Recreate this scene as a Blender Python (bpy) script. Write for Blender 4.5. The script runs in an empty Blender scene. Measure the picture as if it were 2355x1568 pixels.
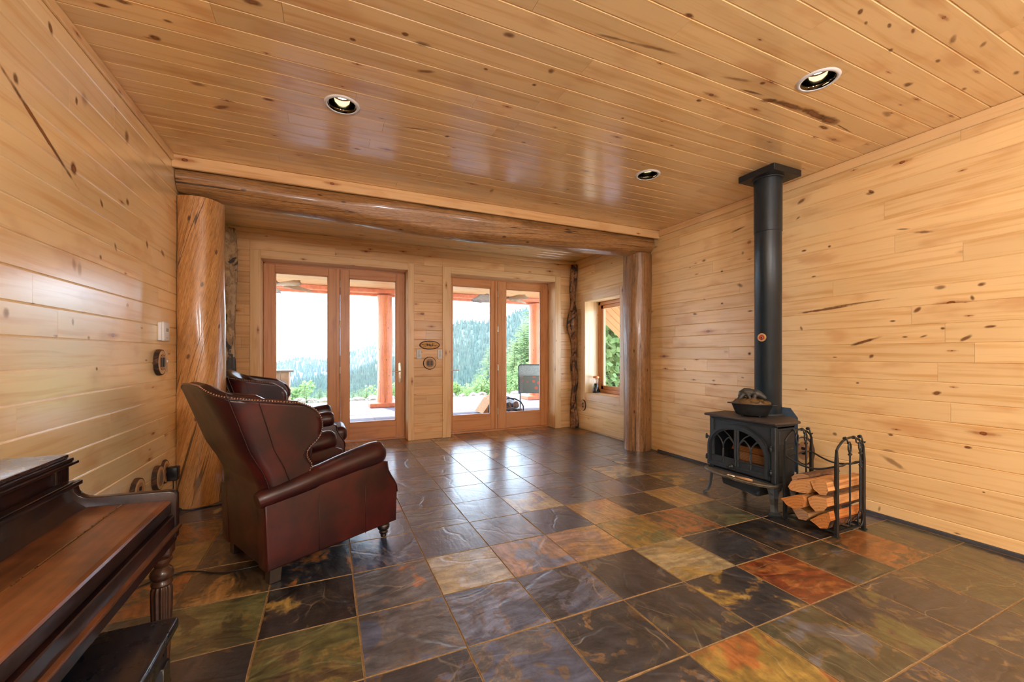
RIDGE_NEAR=[(-.45,-.10),(-0.1284, -0.0833), (-0.0471, -0.0629), (0.0004, -0.0527), (0.0435, -0.0478), (0.1017, -0.0218), (0.1469, -0.0088), (0.2394, 0.0411), (0.2845, 0.069), (0.3232, 0.0833), (0.387, 0.0775), (0.4302, 0.0995), (0.5155, 0.1288), (0.6122, 0.1518),(1.0,.22)]
RIDGE_FAR=[(-.45,-.03),(-0.1592, -0.0256), (-0.1022, -0.0189), (-0.0555, -0.0099), (0.0004, -0.015), (0.0435, 0.0034), (0.1027, 0.0227), (0.1469, 0.0395), (0.2394, 0.0464),(.35,.04),(1.0,0)]
HAZE_D=0.00015
FILL_LIGHTS=[(1.02,-1.5,1.95,230),(-.75,-1.5,1.85,120),(3.0,-1.5,1.8,90)]
SKY=10
SUN=13
EXPO=0.0
import bpy, bmesh, math, random
from mathutils import Vector, Matrix, noise
PI = math.pi
scene = bpy.context.scene
COL = scene.collection
rnd = random.Random(7)

# ------------------------------------------------------------------ node helpers
class NT:
    def __init__(s, mat):
        mat.use_nodes = True
        s.t = mat.node_tree
        s.t.nodes.clear()
    def n(s, typ, **kw):
        nd = s.t.nodes.new(typ)
        for k, v in kw.items():
            setattr(nd, k, v)
        return nd
    def l(s, a, b):
        s.t.links.new(a, b)
    def put(s, sock, v):
        if hasattr(v, 'is_linked') or hasattr(v, 'links'):
            s.l(v, sock)
        else:
            if hasattr(sock.default_value, '__len__') and not hasattr(v, '__len__'):
                v = (v,) * len(sock.default_value)
            if hasattr(sock.default_value, '__len__') and len(sock.default_value) == 4 and len(v) == 3:
                v = (*v, 1)
            sock.default_value = v
    def m(s, op, a, b=0.0, c=None, clamp=False):
        nd = s.n('ShaderNodeMath', operation=op, use_clamp=clamp)
        s.put(nd.inputs[0], a); s.put(nd.inputs[1], b)
        if c is not None: s.put(nd.inputs[2], c)
        return nd.outputs[0]
    def vm(s, op, a, b=(0, 0, 0), out=0):
        nd = s.n('ShaderNodeVectorMath', operation=op)
        s.put(nd.inputs[0], a)
        if op == 'SCALE': s.put(nd.inputs[3], b)
        else: s.put(nd.inputs[1], b)
        return nd.outputs[out]
    def mix(s, f, a, b, mode='MIX'):
        nd = s.n('ShaderNodeMix', data_type='RGBA', blend_type=mode)
        s.put(nd.inputs[0], f); s.put(nd.inputs[6], a); s.put(nd.inputs[7], b)
        return nd.outputs[2]
    def sstep(s, x, lo, hi, a=0.0, b=1.0):
        nd = s.n('ShaderNodeMapRange', interpolation_type='SMOOTHSTEP')
        s.put(nd.inputs[0], x); s.put(nd.inputs[1], lo); s.put(nd.inputs[2], hi)
        s.put(nd.inputs[3], a); s.put(nd.inputs[4], b)
        return nd.outputs[0]
    def noise(s, vec, scale=1.0, detail=3.0, rough=0.5, dist=0.0, dims='3D'):
        nd = s.n('ShaderNodeTexNoise', noise_dimensions=dims)
        s.put(nd.inputs['Vector'], vec)
        nd.inputs['Scale'].default_value = scale
        nd.inputs['Detail'].default_value = detail
        nd.inputs['Roughness'].default_value = rough
        nd.inputs['Distortion'].default_value = dist
        return nd.outputs[0]
    def vor(s, vec, scale=1.0, feature='F1', dims='3D', rand=1.0):
        nd = s.n('ShaderNodeTexVoronoi', feature=feature, voronoi_dimensions=dims)
        s.put(nd.inputs['Vector'], vec)
        nd.inputs['Scale'].default_value = scale
        nd.inputs['Randomness'].default_value = rand
        return nd
    def scale(s, vec, sc):
        return s.vm('MULTIPLY', vec, sc)
    def bump(s, h, strength=0.3, dist=0.01, nrm=None):
        nd = s.n('ShaderNodeBump')
        nd.inputs['Strength'].default_value = strength
        nd.inputs['Distance'].default_value = dist
        s.put(nd.inputs['Height'], h)
        if nrm is not None: s.l(nrm, nd.inputs['Normal'])
        return nd.outputs[0]
    def attr(s, name, out='Color'):
        return s.n('ShaderNodeAttribute', attribute_name=name).outputs[out]
    def uv(s):
        return s.n('ShaderNodeUVMap', uv_map='UVMap').outputs[0]
    def obj(s):
        return s.n('ShaderNodeTexCoord').outputs['Object']
    def pos(s):
        return s.n('ShaderNodeNewGeometry').outputs['Position']
    def out(s, col, rough=0.5, metal=0.0, nrm=None, coat=0.0, coat_rough=0.1, spec=0.5, sheen=0.0, alpha=None, emis=None, estr=0.0, cior=1.5):
        b = s.n('ShaderNodeBsdfPrincipled')
        s.put(b.inputs['Base Color'], col); s.put(b.inputs['Roughness'], rough)
        s.put(b.inputs['Metallic'], metal)
        b.inputs['Coat Weight'].default_value = coat
        b.inputs['Coat Roughness'].default_value = coat_rough
        b.inputs['Specular IOR Level'].default_value = spec; b.inputs['Coat IOR'].default_value = cior
        if emis is not None:
            s.put(b.inputs['Emission Color'], emis); b.inputs['Emission Strength'].default_value = estr
        if nrm is not None: s.l(nrm, b.inputs['Normal'])
        o = s.n('ShaderNodeOutputMaterial')
        s.l(b.outputs[0], o.inputs[0])
        return b

def srgb(r, g, b):
    f = lambda c: (c / 255 / 12.92) if c / 255 <= 0.04045 else ((c / 255 + 0.055) / 1.055) ** 2.4
    return (f(r), f(g), f(b), 1.0)

def newmat(name):
    m = bpy.data.materials.new(name)
    return m, NT(m)

def simple(name, col, rough=0.5, metal=0.0, nscale=40, namt=0.12, bump=0.0, coat=0.0, spec=0.5, coat_rough=0.1, bscale=None):
    m, t = newmat(name)
    o = t.obj()
    n1 = t.noise(o, nscale, 4, 0.6)
    f = t.sstep(n1, 0.3, 0.7, 1 - namt, 1 + namt)
    c = t.vm('SCALE', col[:3] + (0,) if False else tuple(col[:3]), f)
    nrm = None
    if bump > 0:
        nrm = t.bump(t.noise(o, bscale or nscale * 2, 4, 0.6), bump, 0.003)
    r = t.m('ADD', rough - 0.04, t.m('MULTIPLY', n1, 0.08))
    t.out(c, r, metal, nrm, coat, coat_rough, spec)
    return m

# pine boards: uv in metres, u along the board, random offset already in the uv
def pine(name, light, deep, red, rough=0.33, coat=0.25, marks=(), knot_amt=0.55, plane='yz', tonev=0.5, cellu=2.3, cellv=7.52, cior=1.5, crough=.16):
    m, t = newmat(name)
    uv = t.uv()
    tone = t.attr('tone', 'Fac')
    warp = t.noise(t.scale(uv, (1.3, 6.0, 1)), 1.0, 2, 0.5, dims='2D')
    # knots
    sc = (cellu, cellv, 1.0)
    p = t.scale(uv, sc)
    v = t.vor(p, 1.0, 'F1', '2D', 0.85)
    d = t.vm('DIVIDE', t.vm('SUBTRACT', v.outputs['Position'], p), sc)
    sep = t.n('ShaderNodeSeparateColor'); t.l(v.outputs['Color'], sep.inputs[0])
    rr = sep.outputs[0]; rg = sep.outputs[1]
    on = t.m('GREATER_THAN', rr, 1 - knot_amt)
    R = t.m('MULTIPLY', on, t.m('ADD', 0.0045, t.m('MULTIPLY', t.m('POWER', rg, 3.0), 0.014)))
    sx = t.n('ShaderNodeSeparateXYZ'); t.l(d, sx.inputs[0])
    du, dv = sx.outputs[0], sx.outputs[1]
    def ell(a, b):
        return t.m('SQRT', t.m('ADD', t.m('POWER', t.m('MULTIPLY', du, a), 2.0), t.m('ADD', t.m('POWER', t.m('MULTIPLY', dv, b), 2.0), 1e-9)))
    wob = t.m('MULTIPLY', t.m('SUBTRACT', t.noise(t.scale(uv, (60, 60, 1)), 1.0, 2, dims='2D'), 0.5), 0.006)
    r1 = t.m('ADD', ell(0.75, 1.15), wob)
    k = t.m('MULTIPLY', on, t.m('SUBTRACT', 1.0, t.sstep(t.m('DIVIDE', r1, t.m('ADD', R, 1e-5)), 0.75, 1.1)))
    ring = t.m('MULTIPLY', k, t.sstep(t.m('DIVIDE', r1, t.m('ADD', R, 1e-5)), 0.35, 0.9))
    st = t.m('DIVIDE', t.m('ADD', ell(0.2, 1.3), wob), t.m('ADD', R, 1e-5))
    streak = t.m('MULTIPLY', on, t.m('SUBTRACT', 1.0, t.sstep(st, 0.3, 1.5)))
    halo = t.m('MULTIPLY', on, t.m('SUBTRACT', 1.0, t.sstep(t.m('DIVIDE', ell(0.5, 1.0), t.m('ADD', R, 1e-5)), 0.6, 3.4)))
    # grain
    vv = t.m('ADD', t.m('MULTIPLY', warp, 0.035), t.m('MULTIPLY', halo, 0.01))
    cv = t.n('ShaderNodeCombineXYZ'); t.put(cv.inputs[1], vv)
    q = t.vm('ADD', uv, cv.outputs[0])
    g1 = t.noise(t.scale(q, (1.1, 28, 1)), 1.0, 3, 0.55, dims='2D')
    g2 = t.noise(t.scale(q, (5, 170, 1)), 1.0, 3, 0.6, dims='2D')
    blot = t.noise(t.scale(uv, (2.2, 5, 1)), 1.0, 3, 0.5, dims='2D')
    f = t.m('ADD', t.sstep(g1, 0.44, 0.78, 0, 0.75), t.m('MULTIPLY', t.m('SUBTRACT', g2, 0.5), 0.35), clamp=True)
    c = t.mix(f, light, deep)
    c = t.mix(t.sstep(blot, 0.55, 0.8, 0, 0.45), c, red)
    c = t.mix(t.m('MULTIPLY', halo, 0.35), c, red)
    c = t.mix(t.m('MULTIPLY', streak, 0.65), c, srgb(150, 82, 34))
    c = t.mix(t.m('MULTIPLY', k, 0.85), c, srgb(140, 74, 34))
    c = t.mix(t.m('MULTIPLY', ring, 0.75), c, srgb(84, 38, 16))
    c = t.vm('SCALE', c, t.m('ADD', 1 - tonev * 0.5, t.m('MULTIPLY', tone, tonev)))
    gb = t.noise(t.scale(uv, (5, 150, 1)), 1.0, 1, 0.6, dims='2D'); lowf = t.noise(t.scale(uv, (3, 9, 1)), 1.0, 0, dims='2D')
    nr = t.bump(t.m('ADD', t.m('MULTIPLY', gb, 0.3), t.m('MULTIPLY', lowf, 4.0)), 0.12, 0.002)
    t.out(c, t.m('ADD', rough - 0.04, t.m('MULTIPLY', g1, 0.09)), 0, nr, coat, crough, 0.5, cior=cior)
    return m

# one knot or resin streak: uv runs over the mark's own ellipse, 'tone' holds its strength
def knotmat():
    m, t = newmat('pine_knot'); uv = t.uv(); pos = t.pos()
    wn = t.m('MULTIPLY', t.m('SUBTRACT', t.noise(t.scale(pos, (22, 22, 22)), 1.0, 2), .5), .9)
    rr = t.m('ADD', t.vm('LENGTH', uv, out=1), wn)
    al = t.m('MULTIPLY', t.sstep(rr, .30, 1.25, 1.0, 0.0), t.attr('tone', 'Fac'))
    g = t.noise(t.scale(uv, (3, 14, 1)), 1.0, 2)
    c = t.mix(t.sstep(g, .38, .6), srgb(128, 70, 34), srgb(168, 104, 54))
    c = t.mix(t.m('MULTIPLY', t.sstep(rr, .2, .55, 0, .8), t.sstep(rr, .6, .95, 1, .2)), c, srgb(88, 42, 18))
    bs = t.n('ShaderNodeBsdfPrincipled'); t.l(c, bs.inputs['Base Color']); bs.inputs['Roughness'].default_value = .34
    tr = t.n('ShaderNodeBsdfTransparent'); mx = t.n('ShaderNodeMixShader'); o = t.n('ShaderNodeOutputMaterial')
    t.l(al, mx.inputs[0]); t.l(tr.outputs[0], mx.inputs[1]); t.l(bs.outputs[0], mx.inputs[2]); t.l(mx.outputs[0], o.inputs[0])
    return m

# peeled / barked log: uv u around (m), v along (m)
def logwood(name, c1, c2, dark, tilt=0.0, rough=0.32, coat=0.5, crack=0.6, scale=1.0):
    m, t = newmat(name)
    uv = t.uv()
    mp = t.n('ShaderNodeMapping'); t.l(uv, mp.inputs[0]); mp.inputs['Rotation'].default_value = (0, 0, tilt)
    p = mp.outputs[0]
    w = t.noise(t.scale(p, (5 * scale, 1.1 * scale, 1)), 1.0, 3)
    wv = t.n('ShaderNodeCombineXYZ'); t.put(wv.inputs[0], t.m('MULTIPLY', w, 0.05))
    q = t.vm('ADD', p, wv.outputs[0])
    g = t.noise(t.scale(q, (55 * scale, 2.0 * scale, 1)), 1.0, 5, 0.6)
    g2 = t.noise(t.scale(q, (170 * scale, 16 * scale, 1)), 1.0, 3, 0.6)
    blot = t.noise(t.scale(p, (6, 2.2, 1)), 1.0, 4, 0.6)
    c = t.mix(t.sstep(g, 0.35, 0.7), c1, c2)
    c = t.mix(t.sstep(blot, 0.5, 0.75, 0, 0.55), c, dark)
    c = t.mix(t.sstep(g2, 0.42, 0.72, 0, 0.6), c, dark)
    # drying cracks: thin iso-lines of a stretched noise
    cn = t.noise(t.scale(q, (15 * scale, 0.28 * scale, 1)), 1.0, 1, 0.4)
    cr = t.m('ABSOLUTE', t.m('SUBTRACT', cn, 0.5))
    brk = t.sstep(t.noise(t.scale(p, (6, .8, 1)), 1.0, 2), 0.40, 0.55)
    crk = t.m('MULTIPLY', brk, t.sstep(cr, 0.002, 0.010, crack, 0.0))
    c = t.mix(crk, c, srgb(40, 22, 10))
    v = t.vor(t.scale(p, (5.0, 2.4, 1)), 1.0, 'F1', '2D', 1.0)
    sc_ = t.n('ShaderNodeSeparateColor'); t.l(v.outputs['Color'], sc_.inputs[0])
    kn = t.m('MULTIPLY', t.m('GREATER_THAN', sc_.outputs[0], .6), t.sstep(v.outputs['Distance'], 0.03, 0.07, 0.85, 0.0))
    c = t.mix(kn, c, srgb(62, 30, 14))
    h = t.m('SUBTRACT', t.m('ADD', t.m('MULTIPLY', g, 0.5), t.m('MULTIPLY', g2, 0.15)), t.m('MULTIPLY', crk, 1.4))
    nr = t.bump(h, 0.6, 0.008)
    t.out(c, rough, 0, nr, coat, 0.12, 0.5)
    return m

def barkmat(name, c1, c2, black, vscale=1.0):
    m, t = newmat(name)
    uv = t.uv()
    n1 = t.noise(t.scale(uv, (14 * vscale, 8 * vscale, 1)), 1.0, 5, 0.65, 0.6)
    n2 = t.noise(t.scale(uv, (40 * vscale, 26 * vscale, 1)), 1.0, 4, 0.65)
    n3 = t.noise(t.scale(uv, (5 * vscale, 3.0 * vscale, 1)), 1.0, 3, 0.6, 0.8)
    c = t.mix(t.sstep(n1, 0.4, 0.6), c1, c2)
    c = t.mix(t.sstep(n3, 0.53, 0.57, 0, 0.95), c, black)
    c = t.mix(t.sstep(n2, 0.60, 0.68, 0, 0.7), c, black)
    h = t.m('ADD', n1, t.m('MULTIPLY', n2, 0.5))
    t.out(c, 0.5, 0, t.bump(h, 0.9, 0.015), 0.1, 0.3)
    return m

def slate():
    m, t = newmat('slate')
    uv = t.uv()
    a = t.attr('cola'); b = t.attr('colb'); par = t.attr('par')
    sp = t.n('ShaderNodeSeparateColor'); t.l(par, sp.inputs[0])
    mixamt, vein, ang = sp.outputs[0], sp.outputs[1], sp.outputs[2]
    big = t.noise(uv, 3.4, 4, 0.62, 0.5, '2D')
    med = t.noise(uv, 9.0, 4, 0.68, 0.25, '2D')
    fine = t.noise(uv, 46, 3, 0.7, 0, '2D')
    lo = t.m('SUBTRACT', 0.78, t.m('MULTIPLY', mixamt, 0.55))
    comb = t.m('ADD', t.m('MULTIPLY', big, 0.75), t.m('MULTIPLY', med, 0.25))
    f = t.sstep(comb, lo, t.m('ADD', lo, 0.05))
    c = t.mix(f, a, b)
    # ochre rims around the stained patches and thin contour bands
    rim = t.sstep(t.m('ABSOLUTE', t.m('SUBTRACT', comb, t.m('ADD', lo, .01))), 0.0, 0.03, 1, 0)
    c = t.mix(t.m('MULTIPLY', rim, t.m('MULTIPLY', ang, .6)), c, srgb(136, 102, 52))
    band = t.sstep(t.m('ABSOLUTE', t.m('SUBTRACT', t.noise(uv, 2.1, 3, .6, 2.2, '2D'), .56)), 0.004, 0.02, 1, 0)
    c = t.mix(t.m('MULTIPLY', band, t.m('MULTIPLY', t.m('SUBTRACT', .75, ang), .6)), c, srgb(112, 96, 58))
    c = t.vm('SCALE', c, t.sstep(med, 0.3, 0.7, 0.66, 1.3))
    c = t.vm('SCALE', c, t.sstep(fine, 0.2, 0.8, 0.88, 1.12))
    # mineral veins and clefts, warped
    w = t.n('ShaderNodeTexNoise'); t.l(uv, w.inputs['Vector']); w.inputs['Scale'].default_value = 3.0; w.inputs['Detail'].default_value = 3; w.noise_dimensions = '2D'
    wv = t.vm('SCALE', t.vm('SUBTRACT', w.outputs['Color'], (0.5, 0.5, 0.5)), 0.16)
    q = t.vm('ADD', uv, wv)
    ve = t.vor(t.scale(q, (1.7, 4.6, 1)), 1.0, 'DISTANCE_TO_EDGE', '2D', 1.0).outputs[0]
    vl = t.sstep(ve, 0.0, 0.016, 1.0, 0.0)
    brk = t.sstep(t.noise(uv, 3.5, 2, .5, 0, '2D'), 0.46, 0.6)
    vl = t.m('MULTIPLY', t.m('MULTIPLY', vl, brk), vein)
    c = t.mix(t.m('MULTIPLY', vl, 0.62), c, srgb(158, 148, 128))
    st = t.noise(t.scale(q, (2.2, 26, 1)), 1.0, 3, 0.6, 0, '2D')
    c = t.vm('SCALE', c, t.sstep(st, 0.32, 0.68, 0.72, 1.28))
    ve2 = t.vor(t.scale(q, (1.6, 3.4, 1)), 1.0, 'DISTANCE_TO_EDGE', '2D', 1.0).outputs[0]
    step = t.m('MULTIPLY', t.sstep(ve2, 0.0, 0.05), 0.6)
    h = t.m('ADD', t.m('ADD', t.m('MULTIPLY', big, 1.6), t.m('MULTIPLY', med, 0.7)), t.m('ADD', t.m('MULTIPLY', st, 0.6), t.m('ADD', t.m('MULTIPLY', fine, 0.05), step)))
    nr = t.bump(h, 0.6, 0.007)
    t.out(c, t.m('ADD', 0.28, t.m('MULTIPLY', med, 0.2)), 0, nr, 0.75, 0.23, 0.5, cior=1.85)
    return m

def leather():
    m, t = newmat('oxblood_leather')
    o = t.obj()
    n1 = t.noise(o, 4.0, 4, 0.6, 0.3)
    n2 = t.noise(o, 14, 4, 0.6)
    c = t.mix(t.sstep(n1, 0.35, 0.68), srgb(34, 12, 14), srgb(66, 20, 18))
    c = t.mix(t.sstep(n2, 0.5, 0.8, 0, 0.45), c, srgb(22, 10, 14))
    v = t.vor(o, 260, 'DISTANCE_TO_EDGE').outputs[0]
    h = t.m('ADD', t.sstep(v, 0, 0.1), t.m('MULTIPLY', n2, 1.5))
    t.out(c, t.m('ADD', 0.30, t.m('MULTIPLY', n2, 0.12)), 0, t.bump(h, 0.10, 0.003), 0.12, 0.2, 0.35)
    return m

def pianowood(name, c1, c2, wear, rough=0.25, coat=0.5):
    m, t = newmat(name)
    o = t.obj()
    g = t.noise(t.scale(o, (60, 3, 40)), 1.0, 4, 0.6)
    b = t.noise(o, 3.2, 5, 0.6)
    s = t.noise(o, 38, 5, 0.75)
    c = t.mix(t.sstep(b, 0.35, 0.65), c1, c2)
    c = t.vm('SCALE', c, t.sstep(g, 0.3, 0.7, 0.75, 1.25))
    c = t.mix(t.sstep(s, 0.66, 0.72, 0, 0.5), c, wear)
    t.out(c, t.m('ADD', rough, t.m('MULTIPLY', s, 0.12)), 0, t.bump(g, 0.06, 0.002), coat, 0.15, 0.3)
    return m

def glass(name, tint=(1, 1, 1), refl=0.06):
    m, t = newmat(name)
    tr = t.n('ShaderNodeBsdfTransparent'); tr.inputs[0].default_value = (*tint, 1)
    gl = t.n('ShaderNodeBsdfGlossy'); gl.inputs['Roughness'].default_value = 0.02
    g_ = t.n('ShaderNodeNewGeometry')
    c_ = t.m('ABSOLUTE', t.vm('DOT_PRODUCT', g_.outputs['Incoming'], g_.outputs['Normal'], out=1))
    f_ = t.m('ADD', .025, t.m('MULTIPLY', t.m('POWER', t.m('SUBTRACT', 1.0, c_), 5.0), .9))
    mx = t.n('ShaderNodeMixShader')
    t.l(f_, mx.inputs[0])
    t.l(tr.outputs[0], mx.inputs[1]); t.l(gl.outputs[0], mx.inputs[2])
    o = t.n('ShaderNodeOutputMaterial'); t.l(mx.outputs[0], o.inputs[0])
    return m

def emit(name, col, s):
    m, t = newmat(name)
    e = t.n('ShaderNodeEmission'); e.inputs[0].default_value = col; e.inputs[1].default_value = s
    o = t.n('ShaderNodeOutputMaterial'); t.l(e.outputs[0], o.inputs[0])
    return m

# ------------------------------------------------------------------ mesh helpers
class MB:
    """collects shapes into one mesh, with uv (metres) and float attribute 'tone'"""
    def __init__(s):
        s.bm = bmesh.new()
        s.uvl = s.bm.loops.layers.uv.new('UVMap')
        s.tone = s.bm.verts.layers.float.new('tone')
        s.ca = None
    def face(s, vs, uvs=None, mi=0, smooth=False):
        try:
            f = s.bm.faces.new(vs)
        except ValueError:
            return None
        f.material_index = mi; f.smooth = smooth
        if uvs:
            for l, u in zip(f.loops, uvs): l[s.uvl].uv = u
        return f
    def autouv(s, f, off=(0, 0), swap=None):
        f.normal_update()
        n = f.normal
        a = max(range(3), key=lambda i: abs(n[i]))
        for l in f.loops:
            c = l.vert.co
            if a == 0: u = (c.y, c.z)
            elif a == 1: u = (c.x, c.z)
            else: u = (c.x, c.y)
            if swap: u = (u[1], u[0])
            l[s.uvl].uv = (u[0] + off[0], u[1] + off[1])
    def box(s, x0, x1, y0, y1, z0, z1, M=None, bev=0.0, seg=1, mi=0, off=None, swap=None, tone=0.5):
        t = bmesh.new()
        bmesh.ops.create_cube(t, size=1)
        for v in t.verts:
            v.co = Vector(((x0 + x1) / 2 + v.co.x * (x1 - x0), (y0 + y1) / 2 + v.co.y * (y1 - y0), (z0 + z1) / 2 + v.co.z * (z1 - z0)))
        if bev > 0:
            bmesh.ops.bevel(t, geom=t.edges[:], offset=bev, segments=seg, profile=0.5, affect='EDGES', clamp_overlap=True)
        s.merge(t, M, mi, off, swap, tone, smooth=(bev > 0 and seg > 1))
    def merge(s, t, M=None, mi=0, off=None, swap=None, tone=0.5, smooth=False):
        if off is None: off = (rnd.random() * 20, rnd.random() * 20)
        mp = {}
        fs = []
        for v in t.verts:
            nv = s.bm.verts.new(v.co); nv[s.tone] = tone; mp[v.index if False else v] = nv
        for f in t.faces:
            nf = s.face([mp[v] for v in f.verts], None, mi, smooth)
            if nf:
                s.autouv(nf, off, swap); fs.append(nf)
        if M is not None:
            for v in mp.values(): v.co = M @ v.co
        t.free()
        return list(mp.values())
    def loft(s, rings, close=True, cap=True, mi=0, smooth=True, uvs=None, off=(0, 0), tone=0.5):
        """rings: list of lists of points"""
        R = [[s.bm.verts.new(Vector(p)) for p in r] for r in rings]
        for r in R:
            for v in r: v[s.tone] = tone
        n = len(R[0])
        # uv by arc length
        va = [0.0]
        for i in range(1, len(R)):
            c0 = sum((v.co for v in R[i - 1]), Vector()) / n; c1 = sum((v.co for v in R[i]), Vector()) / n
            va.append(va[-1] + (c1 - c0).length)
        ua = [0.0]
        ref = R[len(R) // 2]
        for j in range(1, n + 1):
            ua.append(ua[-1] + (ref[j % n].co - ref[j - 1].co).length)
        m = n if close else n - 1
        for i in range(len(R) - 1):
            for j in range(m):
                k = (j + 1) % n
                s.face([R[i][j], R[i][k], R[i + 1][k], R[i + 1][j]],
                       [(ua[j] + off[0], va[i] + off[1]), (ua[j + 1] + off[0], va[i] + off[1]), (ua[j + 1] + off[0], va[i + 1] + off[1]), (ua[j] + off[0], va[i + 1] + off[1])], mi, smooth)
        if cap and close:
            for r, rv in ((R[0], True), (R[-1], False)):
                f = s.face(list(reversed(r)) if rv else list(r), None, mi, False)
                if f: s.autouv(f, off)
        return R
    def tube(s, pts, r, seg=10, mi=0, cap=True, tone=0.5, flat=1.0):
        pts = [Vector(p) for p in pts]
        rs = r if hasattr(r, '__len__') else [r] * len(pts)
        rings = []
        up = None
        for i, p in enumerate(pts):
            d = (pts[min(i + 1, len(pts) - 1)] - pts[max(i - 1, 0)])
            d = d.normalized() if d.length > 1e-9 else Vector((0, 0, 1))
            if up is None:
                up = Vector((0, 0, 1)) if abs(d.z) < 0.9 else Vector((1, 0, 0))
            a = d.cross(up); a = a.normalized() if a.length > 1e-6 else d.orthogonal().normalized()
            b = a.cross(d).normalized(); up = b
            rings.append([p + a * math.cos(2 * PI * k / seg) * rs[i] + b * math.sin(2 * PI * k / seg) * rs[i] * flat for k in range(seg)])
        s.loft(rings, True, cap, mi, seg > 4, tone=tone)
    def lathe(s, prof, c=(0, 0, 0), seg=24, M=None, mi=0, sx=1.0, sy=1.0, flute=0, fa=0.0, cap=True, tone=0.5):
        c = Vector(c)
        rings = []
        for r, z in prof:
            ring = []
            for k in range(seg):
                a = 2 * PI * k / seg
                rr = r * (1 - fa * (0.5 + 0.5 * math.cos(flute * a))) if flute else r
                p = Vector((rr * sx * math.cos(a), rr * sy * math.sin(a), z))
                if M is not None: p = M @ p
                ring.append(p + c)
            rings.append(ring)
        s.loft(rings, True, cap, mi, True, tone=tone)
    def prism(s, poly, h0, h1, axis='z', bev=0.0, mi=0, M=None, seg=2, off=None, swap=None, smooth=False, tone=0.5):
        """poly 2D list extruded along axis"""
        t = bmesh.new()
        def P(a, b, h):
            return {'z': (a, b, h), 'y': (a, h, b), 'x': (h, a, b)}[axis]
        v0 = [t.verts.new(P(a, b, h0)) for a, b in poly]
        v1 = [t.verts.new(P(a, b, h1)) for a, b in poly]
        n = len(poly)
        t.faces.new(v0); t.faces.new(list(reversed(v1)))
        for i in range(n):
            t.faces.new([v0[i], v1[i], v1[(i + 1) % n], v0[(i + 1) % n]])
        bmesh.ops.recalc_face_normals(t, faces=t.faces[:])
        if bev > 0:
            es = [e for e in t.edges if all(abs((v.co[{'z': 2, 'y': 1, 'x': 0}[axis]]) - h0) < 1e-6 for v in e.verts) or all(abs((v.co[{'z': 2, 'y': 1, 'x': 0}[axis]]) - h1) < 1e-6 for v in e.verts)]
            bmesh.ops.bevel(t, geom=es, offset=bev, segments=seg, profile=0.5, affect='EDGES', clamp_overlap=True)
        s.merge(t, M, mi, off, swap, tone, smooth)
    def obj(s, name, mats, parent=None, sharp=None, recalc=True):
        if recalc: bmesh.ops.recalc_face_normals(s.bm, faces=s.bm.faces[:])
        me = bpy.data.meshes.new(name)
        s.bm.to_mesh(me); s.bm.free()
        for m in (mats if isinstance(mats, (list, tuple)) else [mats]): me.materials.append(m)
        if sharp is not None: me.set_sharp_from_angle(angle=math.radians(sharp))
        o = bpy.data.objects.new(name, me)
        COL.objects.link(o)
        if parent is not None: o.parent = parent
        return o

def tag(o, label=None, cat=None, group=None, kind=None):
    if label: o['label'] = label
    if cat: o['category'] = cat
    if group: o['group'] = group
    if kind: o['kind'] = kind
    return o
def empty(name, loc=(0, 0, 0), rz=0.0, label=None, cat=None, group=None, kind=None):
    o = bpy.data.objects.new(name, None); COL.objects.link(o)
    o.location = loc; o.rotation_euler = (0, 0, rz); o.empty_display_size = 0.1
    return tag(o, label, cat, group, kind)
def kids(o): return [c for c in bpy.data.objects if c.parent == o]
def copy_tree(o, parent=None):
    c = o.copy(); COL.objects.link(c); c.parent = parent
    for ch in kids(o): copy_tree(ch, c)
    return c
def T(x, y, z): return Matrix.Translation((x, y, z))
def Rz(a): return Matrix.Rotation(a, 4, 'Z')
def Rx(a): return Matrix.Rotation(a, 4, 'X')
def Ry(a): return Matrix.Rotation(a, 4, 'Y')
# ------------------------------------------------------------------ dimensions (metres; camera stands at x=0, y=0)
XL, XR, YB, YD, YR, ZC = -1.10, 3.80, 5.90, 6.13, -3.60, 2.77
CAMH = 1.2283
PW = 0.133          # board width
ZT = ZC + .24

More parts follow.
